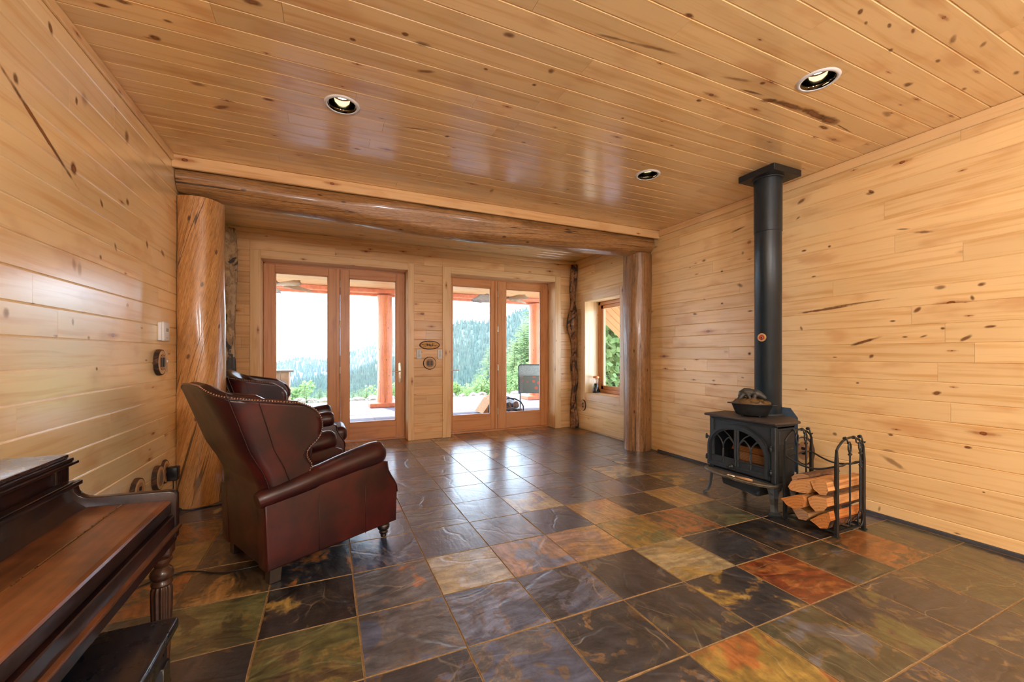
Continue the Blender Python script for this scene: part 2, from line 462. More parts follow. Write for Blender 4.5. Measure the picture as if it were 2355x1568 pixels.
L_, D_, RD = srgb(238, 201, 145), srgb(214, 161, 97), srgb(192, 124, 68)
mk_right = [(1.76,2.46,.03,.012,10,.6),(2.04,2.12,.012,.01,0,.9),(1.75,2.47,.025,.01,40,.8),(1.45,2.08,.06,.011,12,.6),(1.56,2.13,.04,.006,12,.6),
 (2.08,1.60,.22,.010,-4,.85),(1.85,1.625,.22,.006,-3,.6),(1.48,1.54,.028,.013,-45,.75),(1.36,1.68,.03,.015,0,.55),(1.17,1.67,.02,.014,-20,.8),
 (1.21,1.59,.018,.011,70,.7),(1.62,1.47,.02,.008,0,.8),(1.13,1.40,.028,.009,-5,.85),(1.35,1.40,.013,.010,0,.8),(1.24,1.33,.035,.012,-35,.75),
 (1.45,1.35,.022,.008,-20,.65),(1.55,1.35,.016,.006,0,.7),(1.79,1.325,.10,.012,-18,.9),(1.75,1.21,.020,.014,-35,.75),(2.0,1.2,.02,.007,0,.6),
 (1.84,1.0,.014,.009,0,.8),(1.38,.96,.026,.014,-15,.9),(1.23,.62,.02,.009,0,.85),(1.63,.63,.018,.010,0,.85),(2.0,.57,.02,.014,0,.6),
 (1.62,.43,.085,.018,28,.45),(1.65,.51,.04,.01,0,.4),(1.70,.06,.008,.022,10,.5),(1.16,.35,.008,.006,0,.8),(1.28,.04,.02,.007,0,.7),
 (2.26,2.57,.04,.016,-25,.6),(2.29,2.43,.02,.008,-30,.7),(2.24,2.13,.022,.009,0,.9),(2.16,1.89,.02,.007,0,.7),(2.26,1.45,.012,.022,-20,.6),
 (2.75,1.23,.018,.018,0,.9),(3.01,1.25,.035,.014,0,.35),(3.06,1.76,.016,.009,0,.9),(2.74,1.65,.03,.010,0,.8),(2.85,1.92,.04,.018,25,.6),
 (2.82,2.24,.016,.02,0,.5),(3.29,2.26,.03,.014,0,.6),(3.06,2.10,.016,.010,0,.8),(3.48,2.22,.01,.006,0,.8),(2.87,2.49,.08,.01,-8,.75),
 (2.75,2.33,.025,.02,0,.5),(3.41,1.68,.035,.014,8,.7),(3.55,1.05,.02,.012,20,.6),(3.16,.94,.02,.009,0,.6),(2.82,.99,.02,.008,0,.6),
 (3.28,1.83,.02,.006,15,.6),(3.21,2.765,.012,.012,0,.9),(2.22,.92,.01,.008,0,.8)]
mk_left = [(2.68,1.64,.02,.035,0,.3),(2.63,1.65,.02,.03,10,.35),(2.88,1.74,.014,.013,0,.7),(3.05,1.83,.012,.03,25,.6),(3.20,2.14,.025,.02,-50,.75),
 (2.89,2.03,.025,.012,-50,.8),(3.49,1.96,.02,.03,20,.7),(3.78,1.96,.04,.02,-20,.6),(2.18,1.38,.018,.02,0,.4),(2.62,1.38,.012,.02,0,.4),
 (3.20,1.52,.02,.012,0,.3),(2.84,1.15,.012,.01,0,.7),(2.76,1.31,.014,.01,0,.5),(2.63,2.105,.030,.030,0,.9),(2.39,2.165,.28,.012,-27,.9),
 (2.23,2.29,.016,.022,20,.75),(2.45,2.64,.015,.025,30,.8),(2.65,2.44,.012,.018,0,.8),(2.72,2.49,.03,.04,0,.35),(3.19,2.53,.03,.045,0,.6)]
mk_ceil = [(3.03,1.225,.028,.022,0,.75),(2.28,1.635,.09,.009,-6,.7),(2.45,1.645,.06,.020,-20,.75),(2.62,1.628,.17,.022,-3,.8),(2.86,1.622,.14,.030,4,.85),(3.02,1.625,.10,.036,0,.85),(3.22,1.640,.13,.006,5,.65),
 (3.08,1.690,.05,.016,0,.9),(2.26,1.555,.018,.013,0,.8),(2.06,1.82,.018,.012,0,.85),(3.28,1.43,.05,.02,10,.45),(1.50,1.38,.030,.012,0,.85),
 (2.19,1.05,.02,.010,30,.8),(2.41,1.04,.02,.008,20,.7),(2.29,1.075,.016,.007,20,.6),(2.55,1.01,.025,.009,20,.8),(2.80,.96,.04,.015,25,.5),(2.98,.91,.03,.011,30,.5),
 (3.45,.93,.03,.013,10,.55),(2.61,1.12,.018,.010,20,.7),(2.93,1.06,.02,.010,10,.6),(3.38,1.11,.02,.010,10,.6),(1.76,2.16,.012,.010,0,.7),
 (1.27,1.63,.10,.008,-8,.55),(1.50,1.60,.16,.010,-8,.5),(2.10,1.59,.10,.012,-12,.4),
 (.11,2.16,.016,.012,0,.85),(.34,2.02,.016,.012,0,.85),(.43,2.05,.04,.018,0,.6),(.78,2.09,.013,.010,0,.85),(1.08,2.10,.015,.012,0,.8),
 (.49,2.24,.05,.014,-20,.6),(-.33,2.88,.03,.016,0,.75),(-.61,3.09,.05,.02,-30,.7),(-.30,2.11,.04,.02,0,.7),(.77,2.85,.02,.012,-30,.8),
 (.54,2.84,.12,.008,-12,.6),(.80,1.82,.030,.018,0,.7),(1.11,1.96,.02,.02,0,.6),(1.41,3.62,.02,.04,0,.5),
 (-.77,2.54,.026,.022,0,.9),(-.91,2.40,.03,.011,0,.8),(-.82,2.34,.03,.014,0,.8),(-.68,2.88,.04,.02,0,.5),(-.68,2.39,.02,.01,0,.7),
 (2.05,3.30,.02,.012,0,.7),(1.30,2.7,.02,.01,0,.6),(.2,3.3,.03,.012,0,.6)]
M_WR = pine('pine_right', L_, D_, RD, 0.34, 0.15, mk_right, 0.18, 'yz', 0.16)
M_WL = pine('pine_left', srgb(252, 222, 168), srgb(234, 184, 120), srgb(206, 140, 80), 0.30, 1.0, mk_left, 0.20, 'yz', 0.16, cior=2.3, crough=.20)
M_CE = pine('pine_ceiling', L_, D_, RD, 0.30, 0.8, mk_ceil, 0.25, 'xy', 0.20, cior=1.8, crough=.15)
LB_, DB_ = srgb(228, 184, 130), srgb(206, 148, 96)  # alcove pine: backlit, orange-reflecting tone mixed into these base colours
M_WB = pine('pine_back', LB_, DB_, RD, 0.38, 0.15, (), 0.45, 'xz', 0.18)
M_TR = pine('pine_trim', srgb(231, 192, 140), srgb(210, 156, 102), RD, 0.33, 0.25, (), 0.35, 'xz', 0.1, cellu=2.0, cellv=8)  # trim pine nudged towards the same backlit orange
M_DOOR = pine('fir_door', srgb(208, 146, 94), srgb(182, 114, 66), srgb(160, 94, 54), 0.38, 0.15, (), 0.0, 'xz', 0.1)
M_LOG = logwood('log_left', srgb(208, 156, 98), srgb(176, 122, 68), srgb(120, 78, 42), tilt=-0.24, rough=0.3, coat=0.45, crack=0.8)
M_LOG2 = logwood('log_right', srgb(166, 124, 82), srgb(134, 94, 58), srgb(80, 56, 36), 0.0, 0.33, 0.4, 0.8)
M_BEAM = logwood('log_beam', srgb(176, 132, 84), srgb(140, 98, 58), srgb(88, 60, 36), 0.04, 0.33, 0.45, 0.9)
M_SLATE = slate()
M_KNOT = knotmat()
M_GROUT = simple('grout', srgb(132, 106, 72), 0.7, 0, 60, 0.25, 0.2)
M_IRON = simple('cast_iron', srgb(36, 41, 46), 0.5, 0.0, 90, 0.25, 0.12)
M_IRON2 = simple('iron_top', srgb(56, 48, 46), 0.55, 0.0, 12, 0.3, 0.1)
M_IRONB = simple('black_iron', srgb(34, 36, 38), 0.42, 0.2, 60, 0.2, 0.2)
M_PIPE = simple('pipe_black', srgb(28, 38, 46), 0.38, 0.15, 8, 0.12)
M_WHITE = simple('white_plastic', srgb(226, 226, 230), 0.35, 0, 20, 0.03)
M_ALMOND = simple('almond_plastic', srgb(222, 196, 158), 0.4, 0, 20, 0.03)
M_BLACK = simple('black_plastic', srgb(20, 20, 26), 0.35, 0, 20, 0.1)
M_NICKEL = simple('satin_nickel', srgb(196, 184, 166), 0.3, 1.0, 60, 0.05)
M_BRASS = simple('brass', srgb(190, 150, 80), 0.28, 1.0, 60, 0.1)
M_CHROMEDK = simple('smoked_chrome', srgb(70, 62, 48), 0.08, 1.0, 10, 0.02)
M_LEATHER = leather()
M_LEGD = simple('dark_stained_leg', srgb(36, 26, 22), 0.35, 0, 30, 0.3, 0, 0.2)
M_GLASS = glass('clear_glass')
M_PIANO = pianowood('piano_dark', srgb(22, 12, 13), srgb(38, 20, 17), srgb(84, 54, 34), .28, .3)
M_PIANOW = pianowood('piano_worn', srgb(66, 38, 23), srgb(106, 62, 34), srgb(140, 92, 54), 0.32, 0.4)
M_PIANOL = pianowood('piano_leg', srgb(44, 26, 19), srgb(70, 42, 28), srgb(120, 78, 44), .3, .3)

# ------------------------------------------------------------------ floor: slate tiles, one mesh
G = dict(dk=(42,43,50), nv=(38,46,74), pu=(54,56,80), bg=(70,78,102), lb=(96,104,130), gr=(78,80,88), ol=(84,82,50), od=(62,62,48), br=(74,60,44),  # blue tones hold some of the doorway sky reflection in their colour
         ru=(134,82,40), rd=(104,46,20), go=(134,110,52), be=(148,134,102), pk=(140,112,98), ta=(148,114,70), bk=(30,28,30), gn=(94,96,64), wh=(150,146,140))
# (column, row): base, second colour, amount of second, veins
TL = {}
def tl(c, r, a, b, m=0.5, v=0.3): TL[(c, r)] = (a, b, m, v)
for args in [(-2,0,'gn','od',.5,.2),(-1,0,'bk','go',.28,1),(0,0,'gr','ru',.42,.9),(1,0,'be','wh',.5,.5),(2,0,'pk','lb',.5,.2),(3,0,'pk','ta',.6,.3),(4,0,'go','gn',.5,.5),(5,0,'br','ru',.6,.3),(6,0,'od','gn',.5,.6),(7,0,'dk','bk',.4,.3),(8,0,'dk','od',.3,.2),
 (-3,-1,'od','br',.5,.2),(-2,-1,'dk','gr',.4,.2),(-1,-1,'ol','br',.5,.3),(0,-1,'gr','bg',.5,.4),(1,-1,'bg','lb',.5,.2),(2,-1,'bg','dk',.5,.6),(3,-1,'dk','gr',.3,.5),(4,-1,'be','go',.4,.7),(5,-1,'dk','bk',.4,.8),(6,-1,'bk','dk',.4,.2),(7,-1,'bk','dk',.4,.3),(8,-1,'pu','gr',.4,.3),
 (-1,-2,'od','dk',.5,.3),(0,-2,'dk','bg',.4,.4),(1,-2,'gr','bg',.5,.7),(2,-2,'dk','br',.4,.7),(3,-2,'dk','od',.4,.5),(4,-2,'dk','go',.42,.5),(5,-2,'rd','ru',.5,.8),(6,-2,'od','gr',.4,.3),(7,-2,'ru','br',.5,.2),(8,-2,'od','dk',.4,.1),
 (2,-3,'dk','gr',.4,.6),(3,-3,'go','ru',.5,.8),(4,-3,'od','gr',.45,.7),(5,-3,'dk','ol',.42,.4),(6,-3,'dk','br',.4,.7),(7,-3,'od','br',.45,.6),(8,-3,'od','dk',.4,.2),(5,-4,'dk','gr',.3,.3),(6,-4,'dk','ol',.4,.4),(7,-4,'od','dk',.4,.4),(8,-4,'dk','od',.4,.4),
 (-3,1,'br','ru',.5,.2),(-2,1,'br','ta',.4,.2),(-1,1,'dk','ru',.42,.3),(0,1,'bg','nv',.5,.6),(1,1,'bg','pu',.5,.3),(2,1,'lb','bg',.5,.5),(3,1,'nv','bg',.3,.3),(4,1,'ta','ru',.5,.6),(5,1,'bk','dk',.4,.8),(6,1,'ta','go',.5,.4),(7,1,'dk','bk',.4,.3),(8,1,'dk','gr',.4,.2),
 (-3,2,'ta','go',.5,.2),(-2,2,'br','dk',.4,.2),(0,2,'pu','bg',.4,.6),(1,2,'gr','pu',.5,.5),(2,2,'bg','lb',.5,.5),(3,2,'lb','be',.6,.6),(4,2,'pu','gr',.4,.4),(5,2,'pu','br',.4,.5),(6,2,'bk','dk',.4,.2),(7,2,'od','go',.5,.4),(8,2,'gr','dk',.4,.4),
 (-3,3,'ru','br',.5,.2),(-2,3,'gr','pu',.4,.1),(1,3,'pu','nv',.5,.2),(2,3,'lb','bg',.5,.5),(3,3,'lb','bg',.5,.2),(4,3,'bg','lb',.5,.5),(5,3,'pu','gr',.4,.4),(6,3,'be','gr',.4,.7),(7,3,'dk','gr',.5,.5),(8,3,'od','br',.5,.3),
 (0,4,'pu','gr',.5,.2),(1,4,'bg','pu',.4,.3),(2,4,'pu','bg',.4,.3),(3,4,'lb','bg',.5,.4),(4,4,'bg','lb',.5,.4),(5,4,'bg','gr',.5,.5),(6,4,'pu','dk',.4,.3),(7,4,'gr','be',.5,.5),(8,4,'dk','pu',.4,.3),
 (0,5,'gr','pu',.5,.2),(1,5,'pu','bg',.4,.2),(2,5,'bg','lb',.5,.4),(3,5,'pu','nv',.4,.3),(4,5,'lb','bg',.5,.3),(5,5,'pu','bg',.4,.3),(6,5,'pu','gr',.4,.4),(7,5,'gr','dk',.4,.3),(8,5,'dk','gr',.4,.2),
 (0,6,'pu','gr',.4,.2),(1,6,'bg','pu',.4,.2),(2,6,'lb','gr',.5,.5),(3,6,'nv','pu',.4,.2),(4,6,'gr','be',.4,.4),(5,6,'pu','gr',.4,.4),(6,6,'nv','pu',.4,.3),(7,6,'gr','dk',.4,.3),
 (0,7,'br','ta',.5,.4),(1,7,'pu','gr',.5,.3),(2,7,'nv','bg',.4,.2),(3,7,'be','lb',.5,.3),(4,7,'be','gr',.5,.3),(5,7,'dk','nv',.4,.2),(6,7,'pu','dk',.4,.2),(7,7,'gr','pu',.4,.2),
 (-1,8,'br','ru',.5,.4),(0,8,'ru','br',.6,.3),(1,8,'br','go',.5,.4),(2,8,'pu','gr',.4,.2),(3,8,'ta','be',.5,.3),(4,8,'ta','gr',.5,.3),(5,8,'be','ta',.5,.3),(6,8,'gr','be',.5,.5),(7,8,'br','gr',.5,.4),
 (-1,9,'ru','br',.5,.3),(0,9,'ta','ru',.5,.3),(1,9,'br','dk',.5,.3),(2,9,'ta','ru',.5,.3),(3,9,'br','ta',.5,.3),(4,9,'rd','dk',.5,.3),(5,9,'ta','go',.5,.3),(6,9,'ta','ru',.5,.3),(7,9,'gr','ta',.4,.3)]:
    tl(*args)
TS, TX, TY = 0.4064, 0.127, 2.053
def build_floor():
    b = MB()
    la = b.bm.loops.layers.float_color.new('cola'); lb = b.bm.loops.layers.float_color.new('colb'); lp = b.bm.loops.layers.float_color.new('par')
    keys = list(G)
    r2 = random.Random(11)
    lo, hi = [], []
    gap = 0.0021
    for c in range(-4, 10):
        for r in range(-15, 11):
            x0, x1 = TX + c * TS, TX + (c + 1) * TS
            y0, y1 = TY + r * TS, TY + (r + 1) * TS
            x0, x1 = max(x0, XL - .02) + gap, min(x1, XR + .02) - gap
            y0, y1 = max(y0, YR) + gap, min(y1, YD + 0.1) - gap
            if x1 - x0 < .02 or y1 - y0 < .02: continue
            if (c, r) in TL: a, bb, mx, ve = TL[(c, r)]
            else:
                a = r2.choice(['dk', 'gr', 'bg', 'pu', 'od', 'dk', 'br']); bb = r2.choice(['dk', 'gr', 'ta', 'pu', 'ru', 'be']); mx, ve = r2.uniform(.3, .5), r2.uniform(.1, .7)
            bv = 0.0018
            j = lambda: r2.uniform(-.0012, .0012)
            top = r2.uniform(-.0010, 0.0)
            cs = [(x0 + j(), y0 + j()), (x1 + j(), y0 + j()), (x1 + j(), y1 + j()), (x0 + j(), y1 + j())]
            # slightly ragged edges
            outl = []
            for k in range(4):
                p, q = cs[k], cs[(k + 1) % 4]
                for s_ in range(6):
                    f = s_ / 6
                    w = r2.uniform(0, .0022) if s_ else 0
                    nx, ny = (q[1] - p[1]), -(q[0] - p[0]); ln = math.hypot(nx, ny)
                    outl.append((p[0] + (q[0] - p[0]) * f - nx / ln * w, p[1] + (q[1] - p[1]) * f - ny / ln * w))
            cx, cy = (x0 + x1) / 2, (y0 + y1) / 2
            ang = r2.choice([0, 1, 2, 3]) * PI / 2 + r2.uniform(-.3, .3)
            ox, oy = r2.uniform(0, 60), r2.uniform(0, 60)
            def uvf(x, y): return ((x - cx) * math.cos(ang) - (y - cy) * math.sin(ang) + ox, (x - cx) * math.sin(ang) + (y - cy) * math.cos(ang) + oy)
            inn = [(cx + (x - cx) * (1 - bv / abs(x1 - x0) * 2), cy + (y - cy) * (1 - bv / abs(y1 - y0) * 2)) for x, y in outl]
            v0 = [b.bm.verts.new((x, y, -.008)) for x, y in outl]
            v1 = [b.bm.verts.new((x, y, top - .0008)) for x, y in outl]
            v2 = [b.bm.verts.new((x, y, top)) for x, y in inn]
            fs = [b.face(v2, [uvf(*p) for p in inn])]
            n = len(outl)
            for k in range(n):
                k2 = (k + 1) % n
                fs.append(b.face([v0[k], v0[k2], v1[k2], v1[k]], [uvf(*outl[k]), uvf(*outl[k2]), uvf(*outl[k2]), uvf(*outl[k])], 1))
                fs.append(b.face([v1[k], v1[k2], v2[k2], v2[k]], [uvf(*outl[k]), uvf(*outl[k2]), uvf(*inn[k2]), uvf(*inn[k])], 1))
            ca = srgb(*G[a]); cb = srgb(*G[bb])
            for f in fs:
                for l in f.loops:
                    l[la] = ca; l[lb] = cb; l[lp] = (mx, ve, r2.random(), 1)
    b.box(XL - .1, XR + .1, YR, YD + .12, -.06, -.0045, mi=1)
    o = b.obj('floor', [M_SLATE, M_GROUT])
    return tag(o, kind='structure')
build_floor()

# ------------------------------------------------------------------ boarded surfaces
def boards(b, length0, length1, across, place, seed, holes=(), lmin=1.3, lmax=3.4, th=0.018, ch=0.005, ztone=None):
    """boards running along 'a' from length0 to length1; across = list of (b0, b1); place(a, b, d) -> xyz, d = depth towards the room"""
    r3 = random.Random(seed)
    for (b0, b1) in across:
        a = length0 - r3.uniform(0, 1.2)
        while a < length1:
            ln = r3.uniform(lmin, lmax)
            s0, s1 = max(a, length0), min(a + ln, length1)
            a += ln
            if s1 - s0 < 0.01: continue
            tone = r3.random()
            off = (r3.uniform(0, 50), r3.uniform(0, 50))
            segs = [(s0, s1, b0, b1)]
            for (h0, h1, g0, g1) in holes:
                ns = []
                for (p0, p1, q0, q1) in segs:
                    if p1 <= h0 or p0 >= h1 or q1 <= g0 or q0 >= g1: ns.append((p0, p1, q0, q1)); continue
                    if p0 < h0: ns.append((p0, h0, q0, q1))
                    if p1 > h1: ns.append((h1, p1, q0, q1))
                    m0, m1 = max(p0, h0), min(p1, h1)
                    if q0 < g0 - .004: ns.append((m0, m1, q0, g0))
                    if q1 > g1 + .004: ns.append((m0, m1, g1, q1))
                segs = ns
            for (p0, p1, q0, q1) in segs:
                e = 0.0006
                prof = [(q0, 0), (q0, th - ch), (q0 + ch, th), (q1 - ch, th), (q1, th - ch), (q1, 0)]
                A = [b.bm.verts.new(place(p0 + e, q, d)) for q, d in prof]
                B = [b.bm.verts.new(place(p1 - e, q, d)) for q, d in prof]
                for v in A + B: v[b.tone] = tone
                for k in range(5):
                    b.face([A[k], A[k + 1], B[k + 1], B[k]], [(p0 + off[0], prof[k][0] + off[1]), (p0 + off[0], prof[k + 1][0] + off[1]), (p1 + off[0], prof[k + 1][0] + off[1]), (p1 + off[0], prof[k][0] + off[1])])
                b.face(list(reversed(A)), [(off[0], off[1])] * 6); b.face(B, [(off[0], off[1])] * 6)

def knots(b, marks, place, d):
    for i, (a, c, hl, hw, an, st) in enumerate(marks):
        ca, sa = math.cos(math.radians(an)), math.sin(math.radians(an)); n = 16; k = 1.25
        dd = d + .0003 + .00002 * i
        V = [b.bm.verts.new(place(a, c, dd))] + [b.bm.verts.new(place(a + k * (hl * math.cos(t) * ca - hw * math.sin(t) * sa), c + k * (hl * math.cos(t) * sa + hw * math.sin(t) * ca), dd)) for t in [2 * PI * j / n for j in range(n)]]
        for v in V: v[b.tone] = min(1.0, st * 0.9)
        for j in range(n):
            t0, t1 = 2 * PI * j / n, 2 * PI * (j + 1) / n
            b.face([V[0], V[1 + j], V[1 + (j + 1) % n]], [(0, 0), (k * math.cos(t0), k * math.sin(t0)), (k * math.cos(t1), k * math.sin(t1))], 1)

def rows(z0, z1, ref):
    k = math.floor((z0 - ref) / PW); out = []
    while ref + k * PW < z1:
        a, c = max(z0, ref + k * PW), min(z1, ref + (k + 1) * PW)
        if c - a > .006: out.append((a, c))
        k += 1
    return out
TH = 0.018
ZREF = 1.167
# right wall: window opening in the alcove
WIN = (4.714, 5.58, 0.60, 2.07)       # y0 y1 z0 z1
b = MB(); boards(b, YR, YB + .02, rows(0.022, ZC, ZREF), lambda a, q, d: (XR + TH - d, a, q), 3, [(WIN[0], WIN[1], WIN[2], WIN[3])])
b.box(XR + TH, XR + .33, YR, WIN[0] - .02, -.02, ZT); b.box(XR + TH, XR + .33, WIN[1] + .02, YB + .33, -.02, ZT)
b.box(XR + TH, XR + .33, WIN[0] - .02, WIN[1] + .02, -.02, WIN[2] - .02); b.box(XR + TH, XR + .33, WIN[0] - .02, WIN[1] + .02, WIN[3] + .02, ZT)
knots(b, mk_right, lambda a, q, d: (XR + TH - d, a, q), TH)
tag(b.obj('wall_right', [M_WR, M_KNOT]), kind='structure')
b = MB(); boards(b, YR, YB + .02, rows(0.0, ZC, ZREF - .003), lambda a, q, d: (XL - TH + d, a, q), 5)
b.box(XL - .2, XL - TH, YR, YB + .3, -.02, ZT)
knots(b, mk_left, lambda a, q, d: (XL - TH + d, a, q), TH)
tag(b.obj('wall_left', [M_WL, M_KNOT]), kind='structure')
# ceiling boards run along x
b = MB()
dls = [(0.08, 2.755), (2.52, 1.41), (2.515, 2.757)]
fill_downlights = [(0.08, 0.2), (2.52, 0.1), (0.08, -1.6), (2.52, -1.6)]  # unseen downlights added behind the viewpoint for more interior light
boards(b, XL, XR, rows(YR, YB + .02, 2.588), lambda a, q, d: (a, q, ZC + TH - d), 9, [(x - .074, x + .074, y - .074, y + .074) for x, y in dls + fill_downlights])
knots(b, mk_ceil, lambda a, q, d: (a, q, ZC + TH - d), TH)
tag(b.obj('ceiling', [M_CE, M_KNOT]), kind='structure')
b = MB(); b.box(XL - .2, XR + .2, YR - .1, YB + .3, ZC + .2, ZC + .25)
tag(b.obj('ceiling_deck', M_TR), kind='structure')
# alcove back wall with two door openings
D1 = (-0.760, 1.030); D2 = (1.650, 3.415); DH = 2.410
holes = [(D1[0] - .112, D1[1] + .085, -1, DH + .10), (D2[0] - .125, D2[1] + .11, -1, DH + .10)]
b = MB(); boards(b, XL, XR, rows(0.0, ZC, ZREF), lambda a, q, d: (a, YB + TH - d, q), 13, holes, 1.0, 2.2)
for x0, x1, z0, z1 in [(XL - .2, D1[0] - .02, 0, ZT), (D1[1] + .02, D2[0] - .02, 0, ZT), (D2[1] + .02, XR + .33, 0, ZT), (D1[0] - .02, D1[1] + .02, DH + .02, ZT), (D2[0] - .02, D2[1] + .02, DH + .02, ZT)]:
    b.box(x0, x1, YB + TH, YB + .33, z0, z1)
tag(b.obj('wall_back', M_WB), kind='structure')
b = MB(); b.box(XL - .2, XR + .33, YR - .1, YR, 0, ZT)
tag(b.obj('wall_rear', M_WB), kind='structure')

def trim(name, boxes, bev=0.004, mat=None, swap=None):
    b = MB()
    for x in boxes: b.box(*x, bev=bev, swap=swap, tone=rnd.random())
    return tag(b.obj(name, mat or M_TR), kind='structure')
# board above the log beam and the narrow crown boards
trim('trim_1', [(XL, XR, 3.955, 3.985, 2.672, ZC - .001)])
trim('trim_2', [(XL, XL + .016, YR, 3.95, 2.715, ZC - .001)], swap=False)
trim('trim_3', [(XR - .020, XR, YR, 3.95, 2.695, ZC - .001)], swap=False)
trim('trim_4', [(XL, XR, YB - .018, YB, 2.715, ZC - .001), (XR - .018, XR, 4.3, YB, 2.71, ZC - .001)])
M_BASE = simple('slate_base', srgb(66, 68, 76), 0.5, 0, 30, 0.2)
trim('baseboard_right', [(XR - .012, XR, YR, 3.98, 0, .026)], 0.002, M_BASE)

# ------------------------------------------------------------------ log beam and posts
def logshape(p0, p1, rad, nseg=44, seg=48, seed=1, rough=0.010, clip=None, lump=0.6):
    p0, p1 = Vector(p0), Vector(p1)
    d = (p1 - p0); ln = d.length; d.normalize()
    up = Vector((0, 0, 1)) if abs(d.z) < .9 else Vector((0, 1, 0))
    a = d.cross(up).normalized(); c = a.cross(d)
    rings = []
    for i in range(nseg + 1):
        f = i / nseg
        r = rad(f) if callable(rad) else rad
        ctr = p0 + d * ln * f
        rg = []
        for k in range(seg):
            t = 2 * PI * k / seg
            v = Vector((math.cos(t) * 1.3, math.sin(t) * 1.3, f * ln * 1.1 + seed * 10))
            n = noise.noise(v) * rough * 2 + noise.noise(v * 3.1) * rough * lump
            P = ctr + (a * math.cos(t) + c * math.sin(t)) * (r + n)
            if clip: P = clip(P)
            rg.append(P)
        rings.append(rg)
    return rings
b = MB()
def rb(f): return 0.130 + 0.037 * math.sin(PI * min(1, f * 1.02)) ** 0.8 + 0.006 * f
def beamclip(P):
    P = P.copy(); x = (P.x - XL) / (XR - XL)
    P.z += 0.0
    if P.y < 3.985 + max(0, (2.60 - P.z)) * 0.35: P.y = 3.985 + max(0, (2.60 - P.z)) * 0.35
    if P.z > 2.70: P.z = 2.70
    return P
rings = logshape((XL + .004, 4.15, 2.640), (XR - .03, 4.15, 2.627), lambda f: rb(f), 70, 56, 3, 0.009, None)
rings = [[beamclip(p + Vector((0, 0, -0.045 * math.sin(PI * i / 70)))) for p in r] for i, r in enumerate(rings)]
b.loft(rings)
tag(b.obj('log_beam', M_BEAM, sharp=50), 'long peeled log beam spanning the alcove opening below the ceiling', 'beam')
b = MB()
def lc(P):
    P = P.copy(); P.x = max(P.x, XL + .003); return P
b.loft(logshape((-.985, 4.205, 0), (-.985, 4.205, 2.49), lambda f: .182 - .008 * f, 60, 56, 5, 0.007, lc))
tag(b.obj('log_post', M_LOG, sharp=50), 'golden spiral-cracked log post against the left wall beside the armchairs', 'post')
b = MB()
def rc(P):
    P = P.copy(); P.x = min(P.x, XR - .003); return P
b.loft(logshape((3.66, 4.205, 0), (3.66, 4.205, 2.50), lambda f: .172, 60, 56, 8, 0.008, rc))
tag(b.obj('log_post', M_LOG2, sharp=50), 'greyish brown log post at the right end of the log beam', 'post')
M_BARK1 = barkmat('aspen_bark', srgb(186, 156, 114), srgb(140, 110, 74), srgb(34, 24, 20))
M_BARK2 = barkmat('twisted_bark', srgb(164, 118, 78), srgb(112, 74, 46), srgb(44, 24, 16), 1.5)
b = MB()
b.loft(logshape((-1.075, 5.80, 0), (-1.075, 5.80, 2.712), lambda f: (.062 + .035 * (1 - f) ** 0.7 + (.012 * math.sin(f * 9))), 60, 30, 12, 0.012, lc))
tag(b.obj('corner_trunk', M_BARK1), 'aspen trunk with flaking dark bark in the left alcove corner', 'tree trunk')
b = MB()
rg = logshape((3.745, 5.83, 0), (3.745, 5.83, 2.71), lambda f: .030 + .018 * math.sin(f * 11 + 1) ** 2 + .028 * math.exp(-((f - .66) / .1) ** 2) + .02 * math.exp(-(f / .12) ** 2), 80, 24, 22, 0.020)
rg = [[rc(p + Vector((-.045 * math.exp(-((i / 80 - .68) / .13) ** 2) + .012 * math.sin(i * .35), .01 * math.sin(i * .2), 0))) for p in r] for i, r in enumerate(rg)]
b.loft(rg)
for (z, dx) in [(.42, -.06), (1.25, -.05), (1.05, -.04)]:
    b.tube([(3.73, 5.82, z), (3.73 + dx * .6, 5.79, z + .02), (3.73 + dx, 5.78, z + .03)], [.028, .022, .012], 10)
tag(b.obj('corner_trunk', M_BARK2), 'thin knobbly twisted trunk in the right alcove corner', 'tree trunk')

